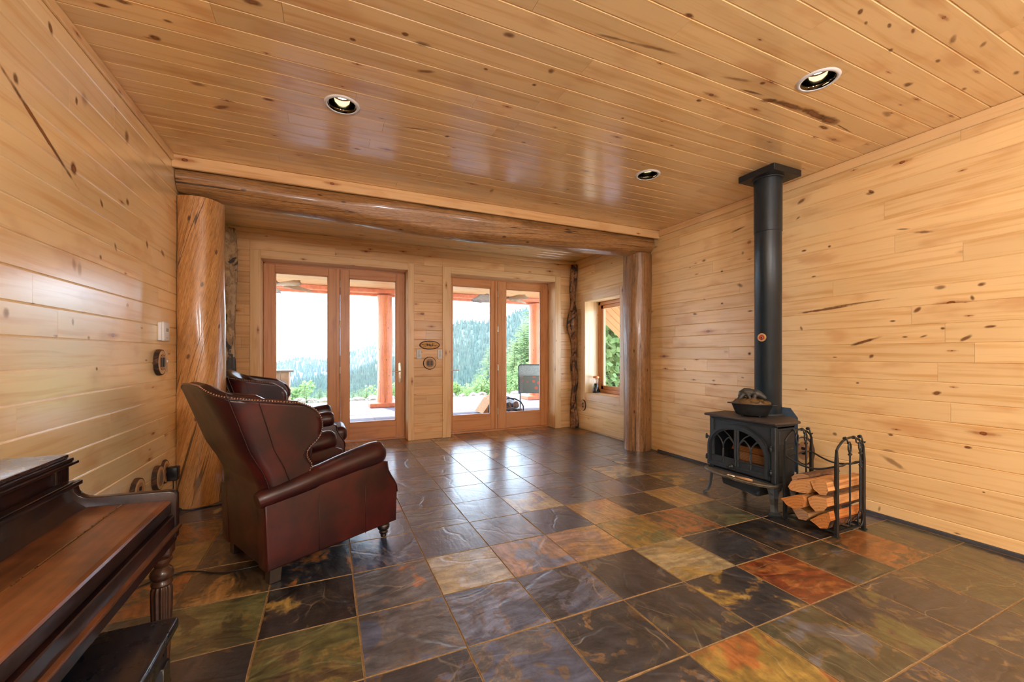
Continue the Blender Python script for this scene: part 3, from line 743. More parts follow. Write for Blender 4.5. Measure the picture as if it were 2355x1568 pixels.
# ------------------------------------------------------------------ doors
def casing(b, x0, x1, zt, wl, wr, wt, y0=YB - .012, y1=YB + .010, tone=.6):
    b.box(x0 - wl, x0, y0, y1, 0, zt + wt, bev=.004, swap=True, tone=tone)
    b.box(x1, x1 + wr, y0, y1, 0, zt + wt, bev=.004, swap=True, tone=tone)
    b.box(x0, x1, y0, y1, zt, zt + wt, bev=.004, tone=tone)
def door(name, x0, x1, split, glL, glR, wl, wr, handle_side):
    root = empty(name, ((x0 + x1) / 2, YD, 0), kind='structure')
    I = T(-(x0 + x1) / 2, -YD, 0)
    def o(b, nm, mat, par=root, **k):
        ob = b.obj(nm, mat, par, **k); return ob
    def mv(b): 
        for v in b.bm.verts: v.co = I @ v.co
    b = MB(); casing(b, x0, x1, DH, wl, wr, .10)
    mv(b); o(b, 'casing', M_TR)
    b = MB()   # jamb lining of the deep reveal
    b.box(x0 - .02, x0, YB, YD + .04, 0, DH + .02, bev=.003, swap=True); b.box(x1, x1 + .02, YB, YD + .04, 0, DH + .02, bev=.003, swap=True)
    b.box(x0, x1, YB, YD + .04, DH, DH + .02, bev=.003)
    mv(b); o(b, 'jamb', M_TR)
    b = MB(); b.box(x0, x1, YD - .03, YD + .12, 0.0, .022, bev=.003)
    mv(b); o(b, 'threshold', M_DOOR)
    b = MB()
    b.box(x0, x0 + .012, YD + .02, YD + .10, .02, DH, swap=True); b.box(x1 - .012, x1, YD + .02, YD + .10, .02, DH, swap=True); b.box(x0, x1, YD + .02, YD + .10, DH - .015, DH)
    mv(b); o(b, 'frame', M_DOOR)
    leaves = [(x0 + .005, split - .004, glL), (split + .004, x1 - .005, glR)]
    for li, (a, c, g) in enumerate(leaves):
        yf, yb = YD, YD + .045
        b = MB()
        gx0, gx1, gz0, gz1 = g
        b.box(a, gx0, yf, yb, .025, DH - .018, bev=.004, swap=True); b.box(gx1, c, yf, yb, .025, DH - .018, bev=.004, swap=True)
        b.box(gx0, gx1, yf, yb, .025, gz0, bev=.004); b.box(gx0, gx1, yf, yb, gz1, DH - .018, bev=.004)
        # glazing beads
        for (p, q, r_, s_) in [(gx0, gx0 + .012, gz0, gz1), (gx1 - .012, gx1, gz0, gz1), (gx0, gx1, gz0, gz0 + .012), (gx0, gx1, gz1 - .012, gz1)]:
            b.box(p, q, yf + .012, yf + .034, r_, s_)
        if li == 0: b.box(c - .045, c - .003, yf - .012, yf + .002, .03, DH - .02, bev=.003, swap=True); b.box(c - .02, c + .0075, yf + .046, yf + .060, .03, DH - .02)   # astragal
        mv(b); leaf = o(b, 'door_leaf', M_DOOR)
        b = MB(); b.box(gx0 + .004, gx1 - .004, yf + .020, yf + .026, gz0 + .004, gz1 - .004); mv(b); b.obj('pane', M_GLASS, leaf)
        if li == handle_side:
            hx = (gx1 + c) / 2 - .008 if li == 1 else (a + gx0) / 2 + .005
            sg = -1 if li == 1 else 1
            b = MB(); b.prism([(hx + .022 * math.cos(t) * 1, z + .022 * math.sin(t)) for z, t0 in ((1.08, 0), (.83, PI)) for t in [t0 + PI * k / 8 for k in range(9)]], yf - .010, yf, 'y', .002)
            b.tube([(hx, yf - .01, .975), (hx, yf - .05, .975), (hx + sg * .03, yf - .055, .975), (hx + sg * .12, yf - .052, .98)], [.009, .009, .008, .007], 10)
            b.lathe([(.0, 0), (.013, 0), (.013, .006), (0, .006)], (hx, yf - .01, .885), 12, Rx(PI / 2))
            mv(b); b.obj('handle', M_NICKEL, leaf, sharp=40)
    for z in (.30, 1.0, 1.62, 2.18):
        b = MB(); b.lathe([(0, 0), (.0085, 0), (.0085, .085), (0, .085)], (split, YD - .010, z - .04), 10); b.lathe([(0, 0), (.006, .0), (.004, .012), (0, .014)], (split, YD - .010, z + .045), 8)
        mv(b); o(b, 'hinge', M_NICKEL, sharp=40)
    return root
door('door_1', D1[0], D1[1], .150, (-.627, .002, .262, 2.285), (.267, .901, .262, 2.275), .112, .085, 1)
door('door_2', D2[0], D2[1], 2.492, (1.744, 2.373, .270, 2.278), (2.637, 3.275, .270, 2.280), .125, .11, 0)

# ------------------------------------------------------------------ alcove window in the right wall
def window():
    root = empty('window_1', (XR, 4.94, 1.3), kind='structure')
    I = T(-XR, -4.94, -1.3)
    y0, y1, z0, z1 = WIN
    def mv(b):
        for v in b.bm.verts: v.co = I @ v.co
    w = .115; X0, X1 = XR - .014, XR + .004
    b = MB()
    b.box(X0, X1, y1, y1 + w, z0 - w, z1 + w, bev=.004, swap=True); b.box(X0, X1, y0 - w, y0, z0 - w, z1 + w, bev=.004, swap=True)
    b.box(X0, X1, y0, y1, z1, z1 + w, bev=.004); b.box(X0, X1, y0, y1, z0 - w, z0, bev=.004)
    mv(b); b.obj('casing', M_TR, root)
    b = MB(); d = XR + .33
    b.box(XR, d, y1, y1 + .02, z0, z1, swap=True); b.box(XR, d, y0 - .02, y0, z0, z1, swap=True); b.box(XR, d, y0, y1, z1, z1 + .02)
    mv(b); b.obj('reveal', M_TR, root)
    b = MB(); b.box(XR - .002, d, y0, y1, z0 - .02, z0, bev=.003); mv(b); b.obj('window_sill', M_TR, root)
    b = MB(); f = .055
    fx0, fx1 = XR + .25, XR + .32
    b.box(fx0, fx1, y1 - f, y1, z0, z1, bev=.005, swap=True); b.box(fx0, fx1, y0, y0 + f, z0, z1, bev=.005, swap=True)
    b.box(fx0, fx1, y0, y1, z1 - f, z1, bev=.005); b.box(fx0, fx1, y0, y1, z0, z0 + f, bev=.005)
    mv(b); b.obj('window_frame', M_DOOR, root)
    b = MB(); g = .06; fx0, fx1 = XR + .262, XR + .31
    a0, a1, c0, c1 = y0 + f, y1 - f, z0 + f, z1 - f
    b.box(fx0, fx1, a1 - g, a1, c0, c1, bev=.005, swap=True); b.box(fx0, fx1, a0, a0 + g, c0, c1, bev=.005, swap=True)
    b.box(fx0, fx1, a0, a1, c1 - g, c1, bev=.005); b.box(fx0, fx1, a0, a1, c0, c0 + g, bev=.005)
    mv(b); b.obj('sash', M_DOOR, root)
    b = MB(); b.box(XR + .285, XR + .29, a0 + g, a1 - g, c0 + g, c1 - g); mv(b); b.obj('pane', M_GLASS, root)
window()
# ------------------------------------------------------------------ downlights
def downlight(x, y, label, hidden=False):
    r = empty('downlight', (x, y, ZC), 0, label, 'ceiling light', 'recessed ceiling downlights')
    b = MB(); b.lathe([(.084, -.001), (.0835, -.007), (.092, -.008), (.102, -.004), (.104, .0005)], seg=48, cap=False); b.obj('trim_ring', M_WHITE, r)
    b = MB(); b.lathe([(.0838, -.006), (.079, -.001), (.0735, .004), (.072, .02), (.068, .045), (.064, .06)], seg=48, cap=False)
    b.obj('reflector', M_CHROMEDK, r)
    b = MB(); b.lathe([(.0, .046), (.022, .047), (.036, .054), (.042, .07)], seg=32, cap=False); b.obj('bulb', M_BULB, r)
    ld = bpy.data.lights.new('spot', 'SPOT'); ld.energy = 14; ld.spot_size = math.radians(110); ld.spot_blend = .8; ld.color = (1, .88, .72); ld.shadow_soft_size = .05
    lo = bpy.data.objects.new('lamp', ld); COL.objects.link(lo); lo.location = (0, 0, .030); lo.parent = r
    return r
M_BULB = emit('bulb_glow', (1, .93, .8, 1), 30)
downlight(*dls[0], 'lit recessed downlight nearest the left wall, above the armchairs')
downlight(*dls[1], 'large lit recessed downlight at the upper right, nearest the viewer')
downlight(*dls[2], 'small recessed downlight left of the black stovepipe')
for p in fill_downlights: downlight(*p, 'unseen recessed downlight added behind the viewpoint to light the room')

# ------------------------------------------------------------------ armchairs
def interp(tab, x):
    if x <= tab[0][0]: return tab[0][1]
    for (a, b), (c, d) in zip(tab, tab[1:]):
        if x <= c: return b + (d - b) * (x - a) / (c - a)
    return tab[-1][1]
W_ = .66
SREAR = [(.085, -.035), (.3, -.045), (.53, -.055), (.61, -.09), (.722, -.155), (.88, -.215), (1.0, -.262), (1.06, -.285)]
SFR = [(.40, .12), (.56, .18), (.60, .195), (.625, .175), (.66, .160), (.69, .172), (.735, .228), (.77, .245), (.81, .252), (.86, .243), (.90, .215), (.93, .175), (.955, .115), (.98, .02), (1.0, -.06), (1.05, -.2)]
def make_chair():
    O = T(-.35, -.33, 0)
    root = empty('wingback_armchair')
    def ob(b, nm, mat, par=root, **k):
        for v in b.bm.verts: v.co = O @ v.co
        return b.obj(nm, mat, par, **k)
    # shell: u from right wing edge round the back to left wing edge
    def plan(u, z, inset):
        """u in [-1, 1]; returns (s, y)"""
        sr = interp(SREAR, z) + inset; sf = interp(SFR, z)
        hw = .33 - inset
        tz = max(0, min(1, (z - .3) / .75))
        rc = .05 + .10 * tz                        # rear corner radius
        hw2 = hw
        # path pieces: straight side, corner arc, half rear
        side = max(sf - (sr + rc), .02); arc = PI / 2 * rc; rear = max(hw2 - rc, .02)
        tot = side + arc + rear
        d = abs(u) ** 1.0 * tot
        if d <= rear: s, y = sr, d
        elif d <= rear + arc:
            a = (d - rear) / rc
            s, y = sr + rc - rc * math.cos(a), (hw2 - rc) + rc * math.sin(a)
        else: s, y = sr + rc + (d - rear - arc), hw2
        # wings flare outward slightly and the rim rolls
        y += .012 * tz * max(0, (s - sr) / .45)
        return s, (.33 + (y if u > 0 else -y))
    NU, NV = 56, 34
    b = MB()
    ztop = lambda u: 1.062 - .012 * abs(u) - .108 * max(0, abs(u) - .30) ** 1.2 * 1.45
    zbot = .095
    def grid(inset, zb):
        out = []
        for j in range(NV + 1):
            row = []
            for i in range(NU + 1):
                u = -1 + 2 * i / NU
                v = j / NV
                z = zb + (ztop(u) - zb) * v
                s, y = plan(u, z, inset * (1 - 0.0))
                row.append((s, y, z))
            out.append(row)
        return out
    go = grid(0, zbot); th = .075
    gi = grid(th, .36)
    # puff the inside face
    for j, row in enumerate(gi):
        for i, (s, y, z) in enumerate(row):
            u = -1 + 2 * i / NU
            a = 1 - abs(u)
            butt = .012 * math.cos(i / NU * PI * 14) * math.cos(j / NV * PI * 10) * min(1, (NV - j) / 7) ** 2
            row[i] = (s + (.03 * min(1, a * 3) * min(1, (NV - j) / 5) + butt) * (1 if abs(u) < .6 else .2), y, z)
    VO = [[b.bm.verts.new(p) for p in r] for r in go]; VI = [[b.bm.verts.new(p) for p in r] for r in gi]
    for Vg, fl in ((VO, 0), (VI, 1)):
        for j in range(NV):
            for i in range(NU):
                q = [Vg[j][i], Vg[j][i + 1], Vg[j + 1][i + 1], Vg[j + 1][i]]
                b.face(q if not fl else q[::-1], None, 0, True)
    def mid(p, q, up, fw):
        m = (Vector(p) + Vector(q)) / 2
        return m + Vector(up) * .016 + Vector(fw)
    # rounded rim on the top and the wing edges
    rimo = [VO[j][0] for j in range(NV + 1)] + VO[NV][1:] + [VO[j][NU] for j in range(NV - 1, -1, -1)]
    rimi = [VI[j][0] for j in range(NV + 1)] + VI[NV][1:] + [VI[j][NU] for j in range(NV - 1, -1, -1)]
    rm = []
    for k, (p, q) in enumerate(zip(rimo, rimi)):
        if k < NV or k >= len(rimo) - NV: d = Vector((.018, 0, 0))
        else: d = Vector((0, 0, .016))
        rm.append(b.bm.verts.new((p.co + q.co) / 2 + d))
    for k in range(len(rimo) - 1):
        b.face([rimo[k], rm[k], rm[k + 1], rimo[k + 1]], None, 0, True)
        b.face([rm[k], rimi[k], rimi[k + 1], rm[k + 1]], None, 0, True)
    rimpts = [p.co.copy() for p in rimo]
    ob(b, 'backrest', M_LEATHER, sharp=70)
    # piping and nail beads along the rim
    sm = [rimpts[k] for k in range(int(NV * .55), len(rimpts) - int(NV * .55))]
    b = MB(); b.tube([p + Vector((.002, 0, .002)) for p in sm], .0045, 8); ob(b, 'piping', M_PIPING)
    b = MB()
    acc = 0; last = sm[0]
    for k in range(1, len(sm)):
        d = (sm[k] - last).length; n = int(d / .0115)
        for q in range(n):
            p = last.lerp(sm[k], (q + .5) / max(n, 1)) + Vector((.004, .0, .007))
            b.lathe([(0, -.004), (.005, -.002), (.0056, .001), (.003, .005), (0, .0055)], p, 6, cap=False)
        last = sm[k]
    o = ob(b, 'nailhead_trim', M_NAIL); tag(o, kind='stuff')
    # outside seams
    b = MB()
    for yy in (-.0035 - .0, .6635):
        b.tube([(interp(SREAR, z) + .11 + .10 * (z - .3), yy + (-.008 if yy < 0 else .008) * max(0, z - .3), z) for z in [.54 + .026 * k for k in range(18)]], .0022, 6); ob(b, 'seam', M_PIPING); b = MB()
    b.bm.free()
    for sg in (-1, 1):
        b = MB(); pts_ = []
        for k in range(20):
            z = .42 + .0325 * k; sr = interp(SREAR, z); rc = .05 + .10 * max(0, min(1, (z - .3) / .75))
            pts_.append((sr + rc * .42 - .002, .33 + sg * (.33 - rc + rc * .85 + .003), z))
        b.tube(pts_, .0028, 6); ob(b, 'seam', M_PIPING)
    # side panels under the arms
    side = [(-.040, .085), (.764, .108), (.770, .30), (.766, .345), (.745, .385), (.722, .42), (.700, .46), (.690, .52), (.62, .55), (.2, .50), (-.052, .44)]
    for y0, y1 in ((-.007, .11), (.55, .667)):
        b = MB(); b.prism(side, y0, y1, 'y', bev=.014, seg=3, smooth=True); ob(b, 'side_panel', M_LEATHER, sharp=50)
        b = MB()
        for sx in (.235, .53):
            yy = -.0075 if y0 < .3 else .6675
            b.tube([(sx, yy, .10), (sx, yy, .43)], .0016, 6); ob(b, 'seam', M_PIPING); b = MB()
        yy = -.002 if y0 < .3 else .662
        b.tube([(s_, yy, z_) for s_, z_ in side[2:8]], .004, 8)
        ob(b, 'seam', M_PIPING)
    # rolled arms
    for yc, sg in ((.035, -1), (.625, 1)):
        b = MB()
        pts = [(-.075, .462), (-.055, .468), (.02, .482), (.12, .500), (.22, .520), (.24, .525), (.36, .548), (.48, .568), (.58, .582), (.635, .586), (.66, .583), (.672, .578)]
        rr = [.040, .046, .052, .058, .063, .0600, .066, .071, .075, .073, .060, .03]
        rings = []
        for (s_, z_), r_ in zip(pts, rr):
            if sg == 1: s_ = max(s_, -.02 + .004 * len(rings))
            rings.append([(s_ - (.25 * r_ * math.sin(a) if s_ < 0 else 0) , yc + sg * .012 + r_ * 1.02 * math.cos(a), z_ + r_ * math.sin(a)) for a in [2 * PI * k / 28 for k in range(28)]])
        b.loft(rings); ob(b, 'armrest', M_LEATHER, sharp=60)
    # base, seat cushion and front panel
    b = MB(); b.box(-.02, .735, .09, .57, .10, .345, bev=.02, seg=3); ob(b, 'seat_base', M_LEATHER, sharp=50)
    b = MB(); b.box(.03, .80, .105, .555, .33, .475, bev=.055, seg=5)
    for v in b.bm.verts:
        x, y, z = v.co
        if z > .40: v.co.z += .03 * max(0, 1 - ((y - .33) / .23) ** 2) * max(0, 1 - ((x - .42) / .42) ** 2)
    ob(b, 'seat_cushion', M_LEATHER, sharp=60)
    # turned front feet, square raked back feet
    for yy in (.065, .595):
        b = MB(); b.lathe([(.0, .0), (.016, 0), (.020, .010), (.018, .018), (.026, .026), (.030, .034), (.024, .042), (.034, .052), (.041, .068), (.040, .084), (.028, .094), (.036, .100), (.038, .115)], (.708, yy, 0), 28)
        ob(b, 'front_foot', M_LEGD, sharp=50)
        b = MB(); b.prism([(-.012, 0), (.045, 0), (.055, .11), (-.010, .11)], yy - .035, yy + .030, 'y', bev=.003); ob(b, 'back_foot', M_LEGD)
    return root
M_PIPING = simple('piping_leather', srgb(44, 20, 18), 0.35, 0, 60, 0.2)
M_NAIL = simple('antique_nail', srgb(150, 116, 98), 0.3, 0.85, 60, 0.1)
ch = make_chair()
ang = math.radians(27.3)
def place_chair(c, foot, a):
    # foot = world point of the local point (s=.01, y=.065), centre offset included
    lx, ly = .015 - .35, .065 - .33
    c.rotation_euler = (0, 0, a)
    c.location = (foot[0] - (lx * math.cos(a) - ly * math.sin(a)), foot[1] - (lx * math.sin(a) + ly * math.cos(a)), 0)
place_chair(ch, (-.275, 2.565), ang)
tag(ch, 'oxblood leather wingback armchair in front, its rolled arm and side towards the viewer', 'armchair', 'leather wingback armchairs')
c2_ = copy_tree(ch)
place_chair(c2_, (-.60, 4.47), math.radians(2))
tag(c2_, 'leather wingback armchair half hidden behind the nearer one, facing right', 'armchair', 'leather wingback armchairs')

# ------------------------------------------------------------------ piano
def piano():
    P0 = Vector((-.80, 1.15, 0)); root = empty('spinet_piano', P0, 0, 'old dark mahogany spinet piano with a worn closed key lid along the left wall', 'piano')
    def ob(b, nm, mat, par=root, **k):
        for v in b.bm.verts: v.co = v.co - P0
        return b.obj(nm, mat, par, **k)
    Y0, Y1 = .42, 1.885
    # end panels with the scooped cheek
    arc = [(-.745 + .045 * math.cos(t), .785 + .048 * math.sin(t)) for t in [PI + PI / 2 * k / 8 for k in range(9)]]
    prof = [(-1.085, .02), (-1.085, .868), (-.800, .868), (-.800, .800), (-.772, .800), (-.772, .790)] + [(-.790 + 0 + .0, .785)][:0] + [(-.775, .780), (-.772, .765), (-.762, .752), (-.748, .744), (-.730, .740), (-.62, .737), (-.522, .734), (-.506, .729), (-.500, .718), (-.500, .640), (-.500, .565), (-.72, .565), (-.745, .54), (-.76, .48), (-.76, .02)]
    for y0 in (Y0, Y1 - .035):
        b = MB(); b.prism(prof, y0, y0 + .035, 'y', bev=.003, seg=2); ob(b, 'end_panel', M_PIANO, sharp=40)
    b = MB(); b.box(-1.09, -.792, Y0 - .012, Y1 - .02, .880, .893, bev=.004, seg=2); lid = ob(b, 'top_lid', M_PIANOG, sharp=40)
    b = MB(); b.box(-1.08, -.782, Y0 - .016, Y1 - .012, .868, .880, bev=.004, seg=2)
    b.box(-1.07, -.772, Y0 - .02, Y1 - .005, .858, .868, bev=.003, seg=2); ob(b, 'cornice', M_PIANO, sharp=40)
    b = MB(); b.box(-.826, -.812, Y0 + .035, Y1 - .035, .795, .862); 
    b.box(-.83, -.800, Y1 - .075, Y1 - .035, .800, .860, bev=.002); b.box(-.83, -.800, Y0 + .035, Y0 + .075, .800, .860, bev=.002)
    for k in range(3): b.box(-.802, -.797, Y1 - .070 + k * .012, Y1 - .064 + k * .012, .803, .857)
    ob(b, 'upper_panel', M_PIANO)
    b = MB(); b.box(-.83, -.765, Y0 + .0, Y1 - .0, .785, .799, bev=.003, seg=2); b.box(-.80, -.772, Y0 + .04, Y1 - .04, .799, .804, bev=.002); ob(b, 'music_shelf', M_PIANO, sharp=40)
    # fall behind the shelf
    b = MB(); b.prism([(-.80, .785), (-.795, .785), (-.775, .74), (-.745, .712), (-.735, .708), (-.735, .70), (-.80, .70)], Y0 + .035, Y1 - .035, 'y', bev=0); ob(b, 'fallboard_back', M_PIANO)
    kl = MB(); kl.prism([(-.740, .7005), (-.740, .712), (-.648, .7085), (-.648, .697)], Y0 + .037, Y1 - .037, 'y', bev=.001)
    kl.prism([(-.646, .697), (-.646, .7085), (-.530, .7040), (-.518, .701), (-.514, .695), (-.520, .690)], Y0 + .037, Y1 - .037, 'y', bev=0)
    lidk = ob(kl, 'key_lid', M_PIANOW)
    b = MB(); b.tube([(-.647, Y0 + .05, .7095), (-.647, Y1 - .05, .7095)], .0022, 8); 
    for v in b.bm.verts: v.co = v.co - P0
    b.obj('hinge', M_BRASS, lidk)
    b = MB(); b.box(-.530, -.514, Y0 + .037, Y1 - .037, .656, .694, bev=.003, seg=2); ob(b, 'lid_lip', M_PIANO, sharp=40)
    b = MB(); b.box(-.74, -.505, Y0 + .035, Y1 - .035, .60, .648, bev=.003); ob(b, 'key_slip', M_PIANO)
    b = MB(); b.box(-.72, -.492, Y0 + .0, Y1 + .004, .592, .604, bev=.004, seg=2); ob(b, 'edge_moulding', M_PIANOW, sharp=40)
    b = MB(); b.box(-.74, -.505, Y0 + .01, Y1 - .01, .548, .592, bev=.002); ob(b, 'key_bed', M_PIANO)
    b = MB(); b.box(-.80, -.775, Y0 + .03, Y1 - .03, .06, .56); b.box(-1.08, -1.06, Y0 + .03, Y1 - .03, .06, .86); b.box(-1.06, -.77, Y0 + .03, Y1 - .03, .02, .08); ob(b, 'lower_panel', M_PIANO)
    for yy in (Y0 + .06, Y1 - .045):
        b = MB()
        b.box(-.570, -.508, yy - .031, yy + .031, .515, .550, bev=.002)
        b.lathe([(.0, .51), (.022, .51), (.030, .505), (.031, .495), (.024, .485), (.020, .475), (.030, .465), (.035, .452), (.034, .440), (.026, .430), (.030, .424), (.032, .415), (.027, .408)], (-.539, yy, 0), 32)
        b.lathe([(.026, .409), (.031, .398), (.032, .38), (.031, .33), (.026, .20), (.020, .10), (.016, .075)], (-.539, yy, 0), 96, flute=12, fa=.13)
        b.lathe([(.016, .078), (.024, .07), (.027, .06), (.022, .05), (.016, .04), (.022, .022), (.024, .01), (.018, 0)], (-.539, yy, 0), 28)
        ob(b, 'leg', M_PIANOL, sharp=45)
M_PIANOG = pianowood('piano_top', srgb(40, 26, 26), srgb(62, 38, 32), srgb(110, 80, 50), .22, .8)
piano()
def bench():
    P0 = Vector((-.57, 1.05, 0)); root = empty('piano_bench', P0, 0, 'black piano bench pushed under the keyboard, glossy edge towards the room', 'bench')
    def ob(b, nm, mat, **k):
        for v in b.bm.verts: v.co = v.co - P0
        return b.obj(nm, mat, root, **k)
    b = MB(); b.box(-.755, -.375, .66, 1.415, .474, .506, bev=.009, seg=3); ob(b, 'seat', M_BENCH, sharp=40)
    b = MB(); b.box(-.735, -.395, .685, 1.39, .405, .474, bev=.003); ob(b, 'apron', M_BENCH)
    for x in (-.72, -.412):
        for y in (.71, 1.365):
            b = MB(); b.box(x - .024, x + .024, y - .024, y + .024, .30, .41, bev=.002)
            b.lathe([(.018, .305), (.026, .29), (.018, .28), (.023, .262), (.021, .16), (.014, .06), (.019, .045), (.014, .03), (.017, .012), (.013, 0)], (x, y, 0), 24); ob(b, 'leg', M_BENCH, sharp=40)
M_BENCH = simple('black_lacquer', srgb(14, 16, 24), 0.28, 0, 25, 0.06, 0.02, 0.4)
bench()

# ------------------------------------------------------------------ stove
def stove():
    P0 = Vector((3.26, 2.31, 0)); root = empty('wood_stove', P0, 0, 'black cast iron wood stove with arched gothic glass doors against the right wall', 'stove')
    def ob(b, nm, mat, par=root, **k):
        for v in b.bm.verts: v.co = v.co - P0
        return b.obj(nm, mat, par, **k)
    yc = 2.305
    YA, YZ = 2.015, 2.595
    # hollow body: sides, back, floor, roof
    b = MB()
    plan = [(3.085, YA), (3.30, YA), (3.47, 2.16), (3.47, 2.45), (3.30, YZ), (3.085, YZ)]
    inner = [(3.085, YA + .02), (3.295, YA + .02), (3.455, 2.168), (3.455, 2.442), (3.295, YZ - .02), (3.085, YZ - .02)]
    for k in range(5):
        p, q, r_, s_ = plan[k], plan[k + 1], inner[k + 1], inner[k]
        b.prism([p, q, r_, s_], .215, .685, 'z')
    b.prism(plan, .205, .235, 'z', bev=.003); b.prism(plan, .66, .688, 'z')
    b.prism([(x - .012 if x < 3.2 else x + .008, yc + (y - yc) * 1.035) for x, y in plan], .215, .245, 'z', bev=.005)   # base moulding
    b.prism([(x - .008 if x < 3.2 else x + .006, yc + (y - yc) * 1.022) for x, y in plan], .672, .690, 'z', bev=.004)
    # corner pilasters and side panel relief
    for y in (YA + .016, YZ - .016): b.box(3.070, 3.10, y - .018, y + .018, .245, .672, bev=.004)
    for (z0, z1) in ((.30, .50), (.535, .645)):
        for y, d in ((YA, -1), (YZ, 1)): b.box(3.115, 3.285, min(y, y + d * .006), max(y, y + d * .006), z0, z1, bev=.003)
    ob(b, 'body', M_IRON)
    # front plate with the arched opening
    def arch(hw, h0, hs, ha, n=24, cy=2.335):
        pts = [(cy - hw, h0), (cy - hw, hs)]
        for k in range(1, n):
            a = PI - PI * k / n
            pts.append((cy + hw * math.cos(a), hs + (ha - hs) * math.sin(a) ** .92))
        pts += [(cy + hw, hs), (cy + hw, h0)]
        return pts
    def archring(b, outer, inn, x0, x1):
        V = [[b.bm.verts.new((x, *p)) for p in poly] for poly, x in ((outer, x0), (inn, x0), (inn, x1), (outer, x1))]
        n = len(outer)
        for k in range(n):
            k2 = (k + 1) % n
            for a in range(4):
                b.face([V[a][k], V[a][k2], V[(a + 1) % 4][k2], V[(a + 1) % 4][k]])
    cy = 2.335
    def rectlike(poly, y0, y1, z0, z1):
        out = []
        for (y, z) in poly:
            u = (y - cy); w = (z - z0)
            ty = (y1 - cy) / u if u > 1e-6 else ((y0 - cy) / u if u < -1e-6 else 1e9)
            tz = (z1 - z0) / w if w > 1e-6 else 1e9
            t = min(ty, tz); out.append((cy + u * t, z0 + w * t if w > 1e-6 else z0))
        return out
    inn = arch(.262, .255, .42, .630)
    b = MB(); archring(b, rectlike(inn, YA, YZ, .245, .672), inn, 3.082, 3.098); 
    # raised spandrel frame
    sp = arch(.285, .25, .43, .655)
    for (y0, y1) in ((YA + .035, YA + .043), (YZ - .043, YZ - .035)): b.box(3.076, 3.084, y0, y1, .26, .655)
    b.box(3.076, 3.084, YA + .035, YZ - .035, .647, .655)
    ob(b, 'front_plate', M_IRON)
    # door frame
    d = MB(); o1 = arch(.278, .262, .42, .645); i1 = arch(.238, .300, .41, .600)
    o2 = arch(.268, .268, .42, .638)
    archring(d, o1, i1, 3.064, 3.082)
    archring(d, arch(.270, .270, .42, .637), arch(.252, .284, .415, .615), 3.052, 3.066)
    door_ = ob(d, 'door', M_IRON)
    # tracery
    def within(y, z):
        u = (y - cy) / .244
        if abs(u) >= 1: return False
        zt = .41 + (.603 - .41) * math.sqrt(1 - u * u) ** .92
        return .29 < z < zt
    t_ = MB()
    def bar(pts, r=.0065):
        seg = []
        for p in pts:
            if within(*p): seg.append(p)
            else:
                if len(seg) > 1: t_.tube([(3.070, *q) for q in seg], r, 6, flat=1.0)
                seg = []
        if len(seg) > 1: t_.tube([(3.070, *q) for q in seg], r, 6)
    t_.box(3.062, 3.082, cy - .020, cy - .002, .30, .602, bev=.003); t_.box(3.062, 3.082, cy + .002, cy + .020, .30, .602, bev=.003)
    qs = [cy - .245, cy - .125, cy - .012, cy + .012, cy + .125, cy + .245]
    for y in (qs[1], qs[4]): bar([(y, .29 + k * .01) for k in range(15)], .008)
    zs = .43
    for (a0, a1) in ((0, 1), (1, 2), (3, 4), (4, 5)):
        w = qs[a1] - qs[a0]
        # pointed arch: two arcs of radius w
        for c0, sgn in ((qs[a0], 1), (qs[a1], -1)):
            bar([(c0 + sgn * w * math.cos(a), zs + w * 1.0 * math.sin(a)) for a in [PI / 3 * k / 12 for k in range(13)]], .006)
    for (a0, a1) in ((0, 2), (3, 5)):
        w = qs[a1] - qs[a0]
        for c0, sgn in ((qs[a0], 1), (qs[a1], -1)):
            bar([(c0 + sgn * w * math.cos(a), zs + .0 + w * .75 * math.sin(a)) for a in [PI / 3 * k / 20 for k in range(21)]], .005)
    t_.box(3.062, 3.078, cy - .238, cy + .238, .345, .357, bev=.002)
    t_.box(3.072, 3.082, cy - .238, cy + .238, .300, .345)
    for v in t_.bm.verts: v.co = v.co - P0
    t_.obj('tracery', M_IRON, door_)
    g = MB(); n = arch(.240, .345, .41, .602); g.prism(n, 3.083, 3.087, 'x')
    for v in g.bm.verts: v.co = v.co - P0
    g.obj('glass', M_STOVEGLASS, door_)
    k_ = MB(); k_.lathe([(0, 0), (.020, 0), (.023, .006), (.016, .014), (.010, .018), (.012, .026), (.006, .032), (0, .033)], (3.062, 2.375, .293), 20, Ry(-PI / 2))
    for v in k_.bm.verts: v.co = v.co - P0
    k_.obj('latch_knob', M_IRONB, door_)
    for y in (cy - .292, cy + .285):
        for z in (.32, .50):
            h = MB(); h.lathe([(0, -.016), (.009, -.016), (.009, .016), (0, .016)], (3.062, y, z), 12); h.lathe([(0, .016), (.006, .018), (.007, .024), (0, .029)], (3.062, y, z), 10); h.box(3.055, 3.08, y - .006, y + .006, z - .010, z + .010)
            ob(h, 'hinge', M_IRON)
    # top
    b = MB(); b.prism([(3.022, 1.980), (3.30, 1.968), (3.475, 2.135), (3.475, 2.46), (3.30, 2.635), (3.022, 2.612)], .692, .712, 'z', bev=.007, seg=2); ob(b, 'top_plate', M_IRON2)
    b = MB(); b.lathe([(.112, .705), (.118, .712), (.118, .722), (.108, .728)], (3.44, 2.32, 0), 32); ob(b, 'flue_collar', M_IRON)
    # rear shield
    b = MB(); b.prism([(2.13, .25), (2.50, .25), (2.50, .70), (2.44, .775), (2.19, .775), (2.13, .70)], 3.53, 3.536, 'x'); b.box(3.46, 3.535, 2.2, 2.44, .3, .32); ob(b, 'heat_shield', M_STEELB)
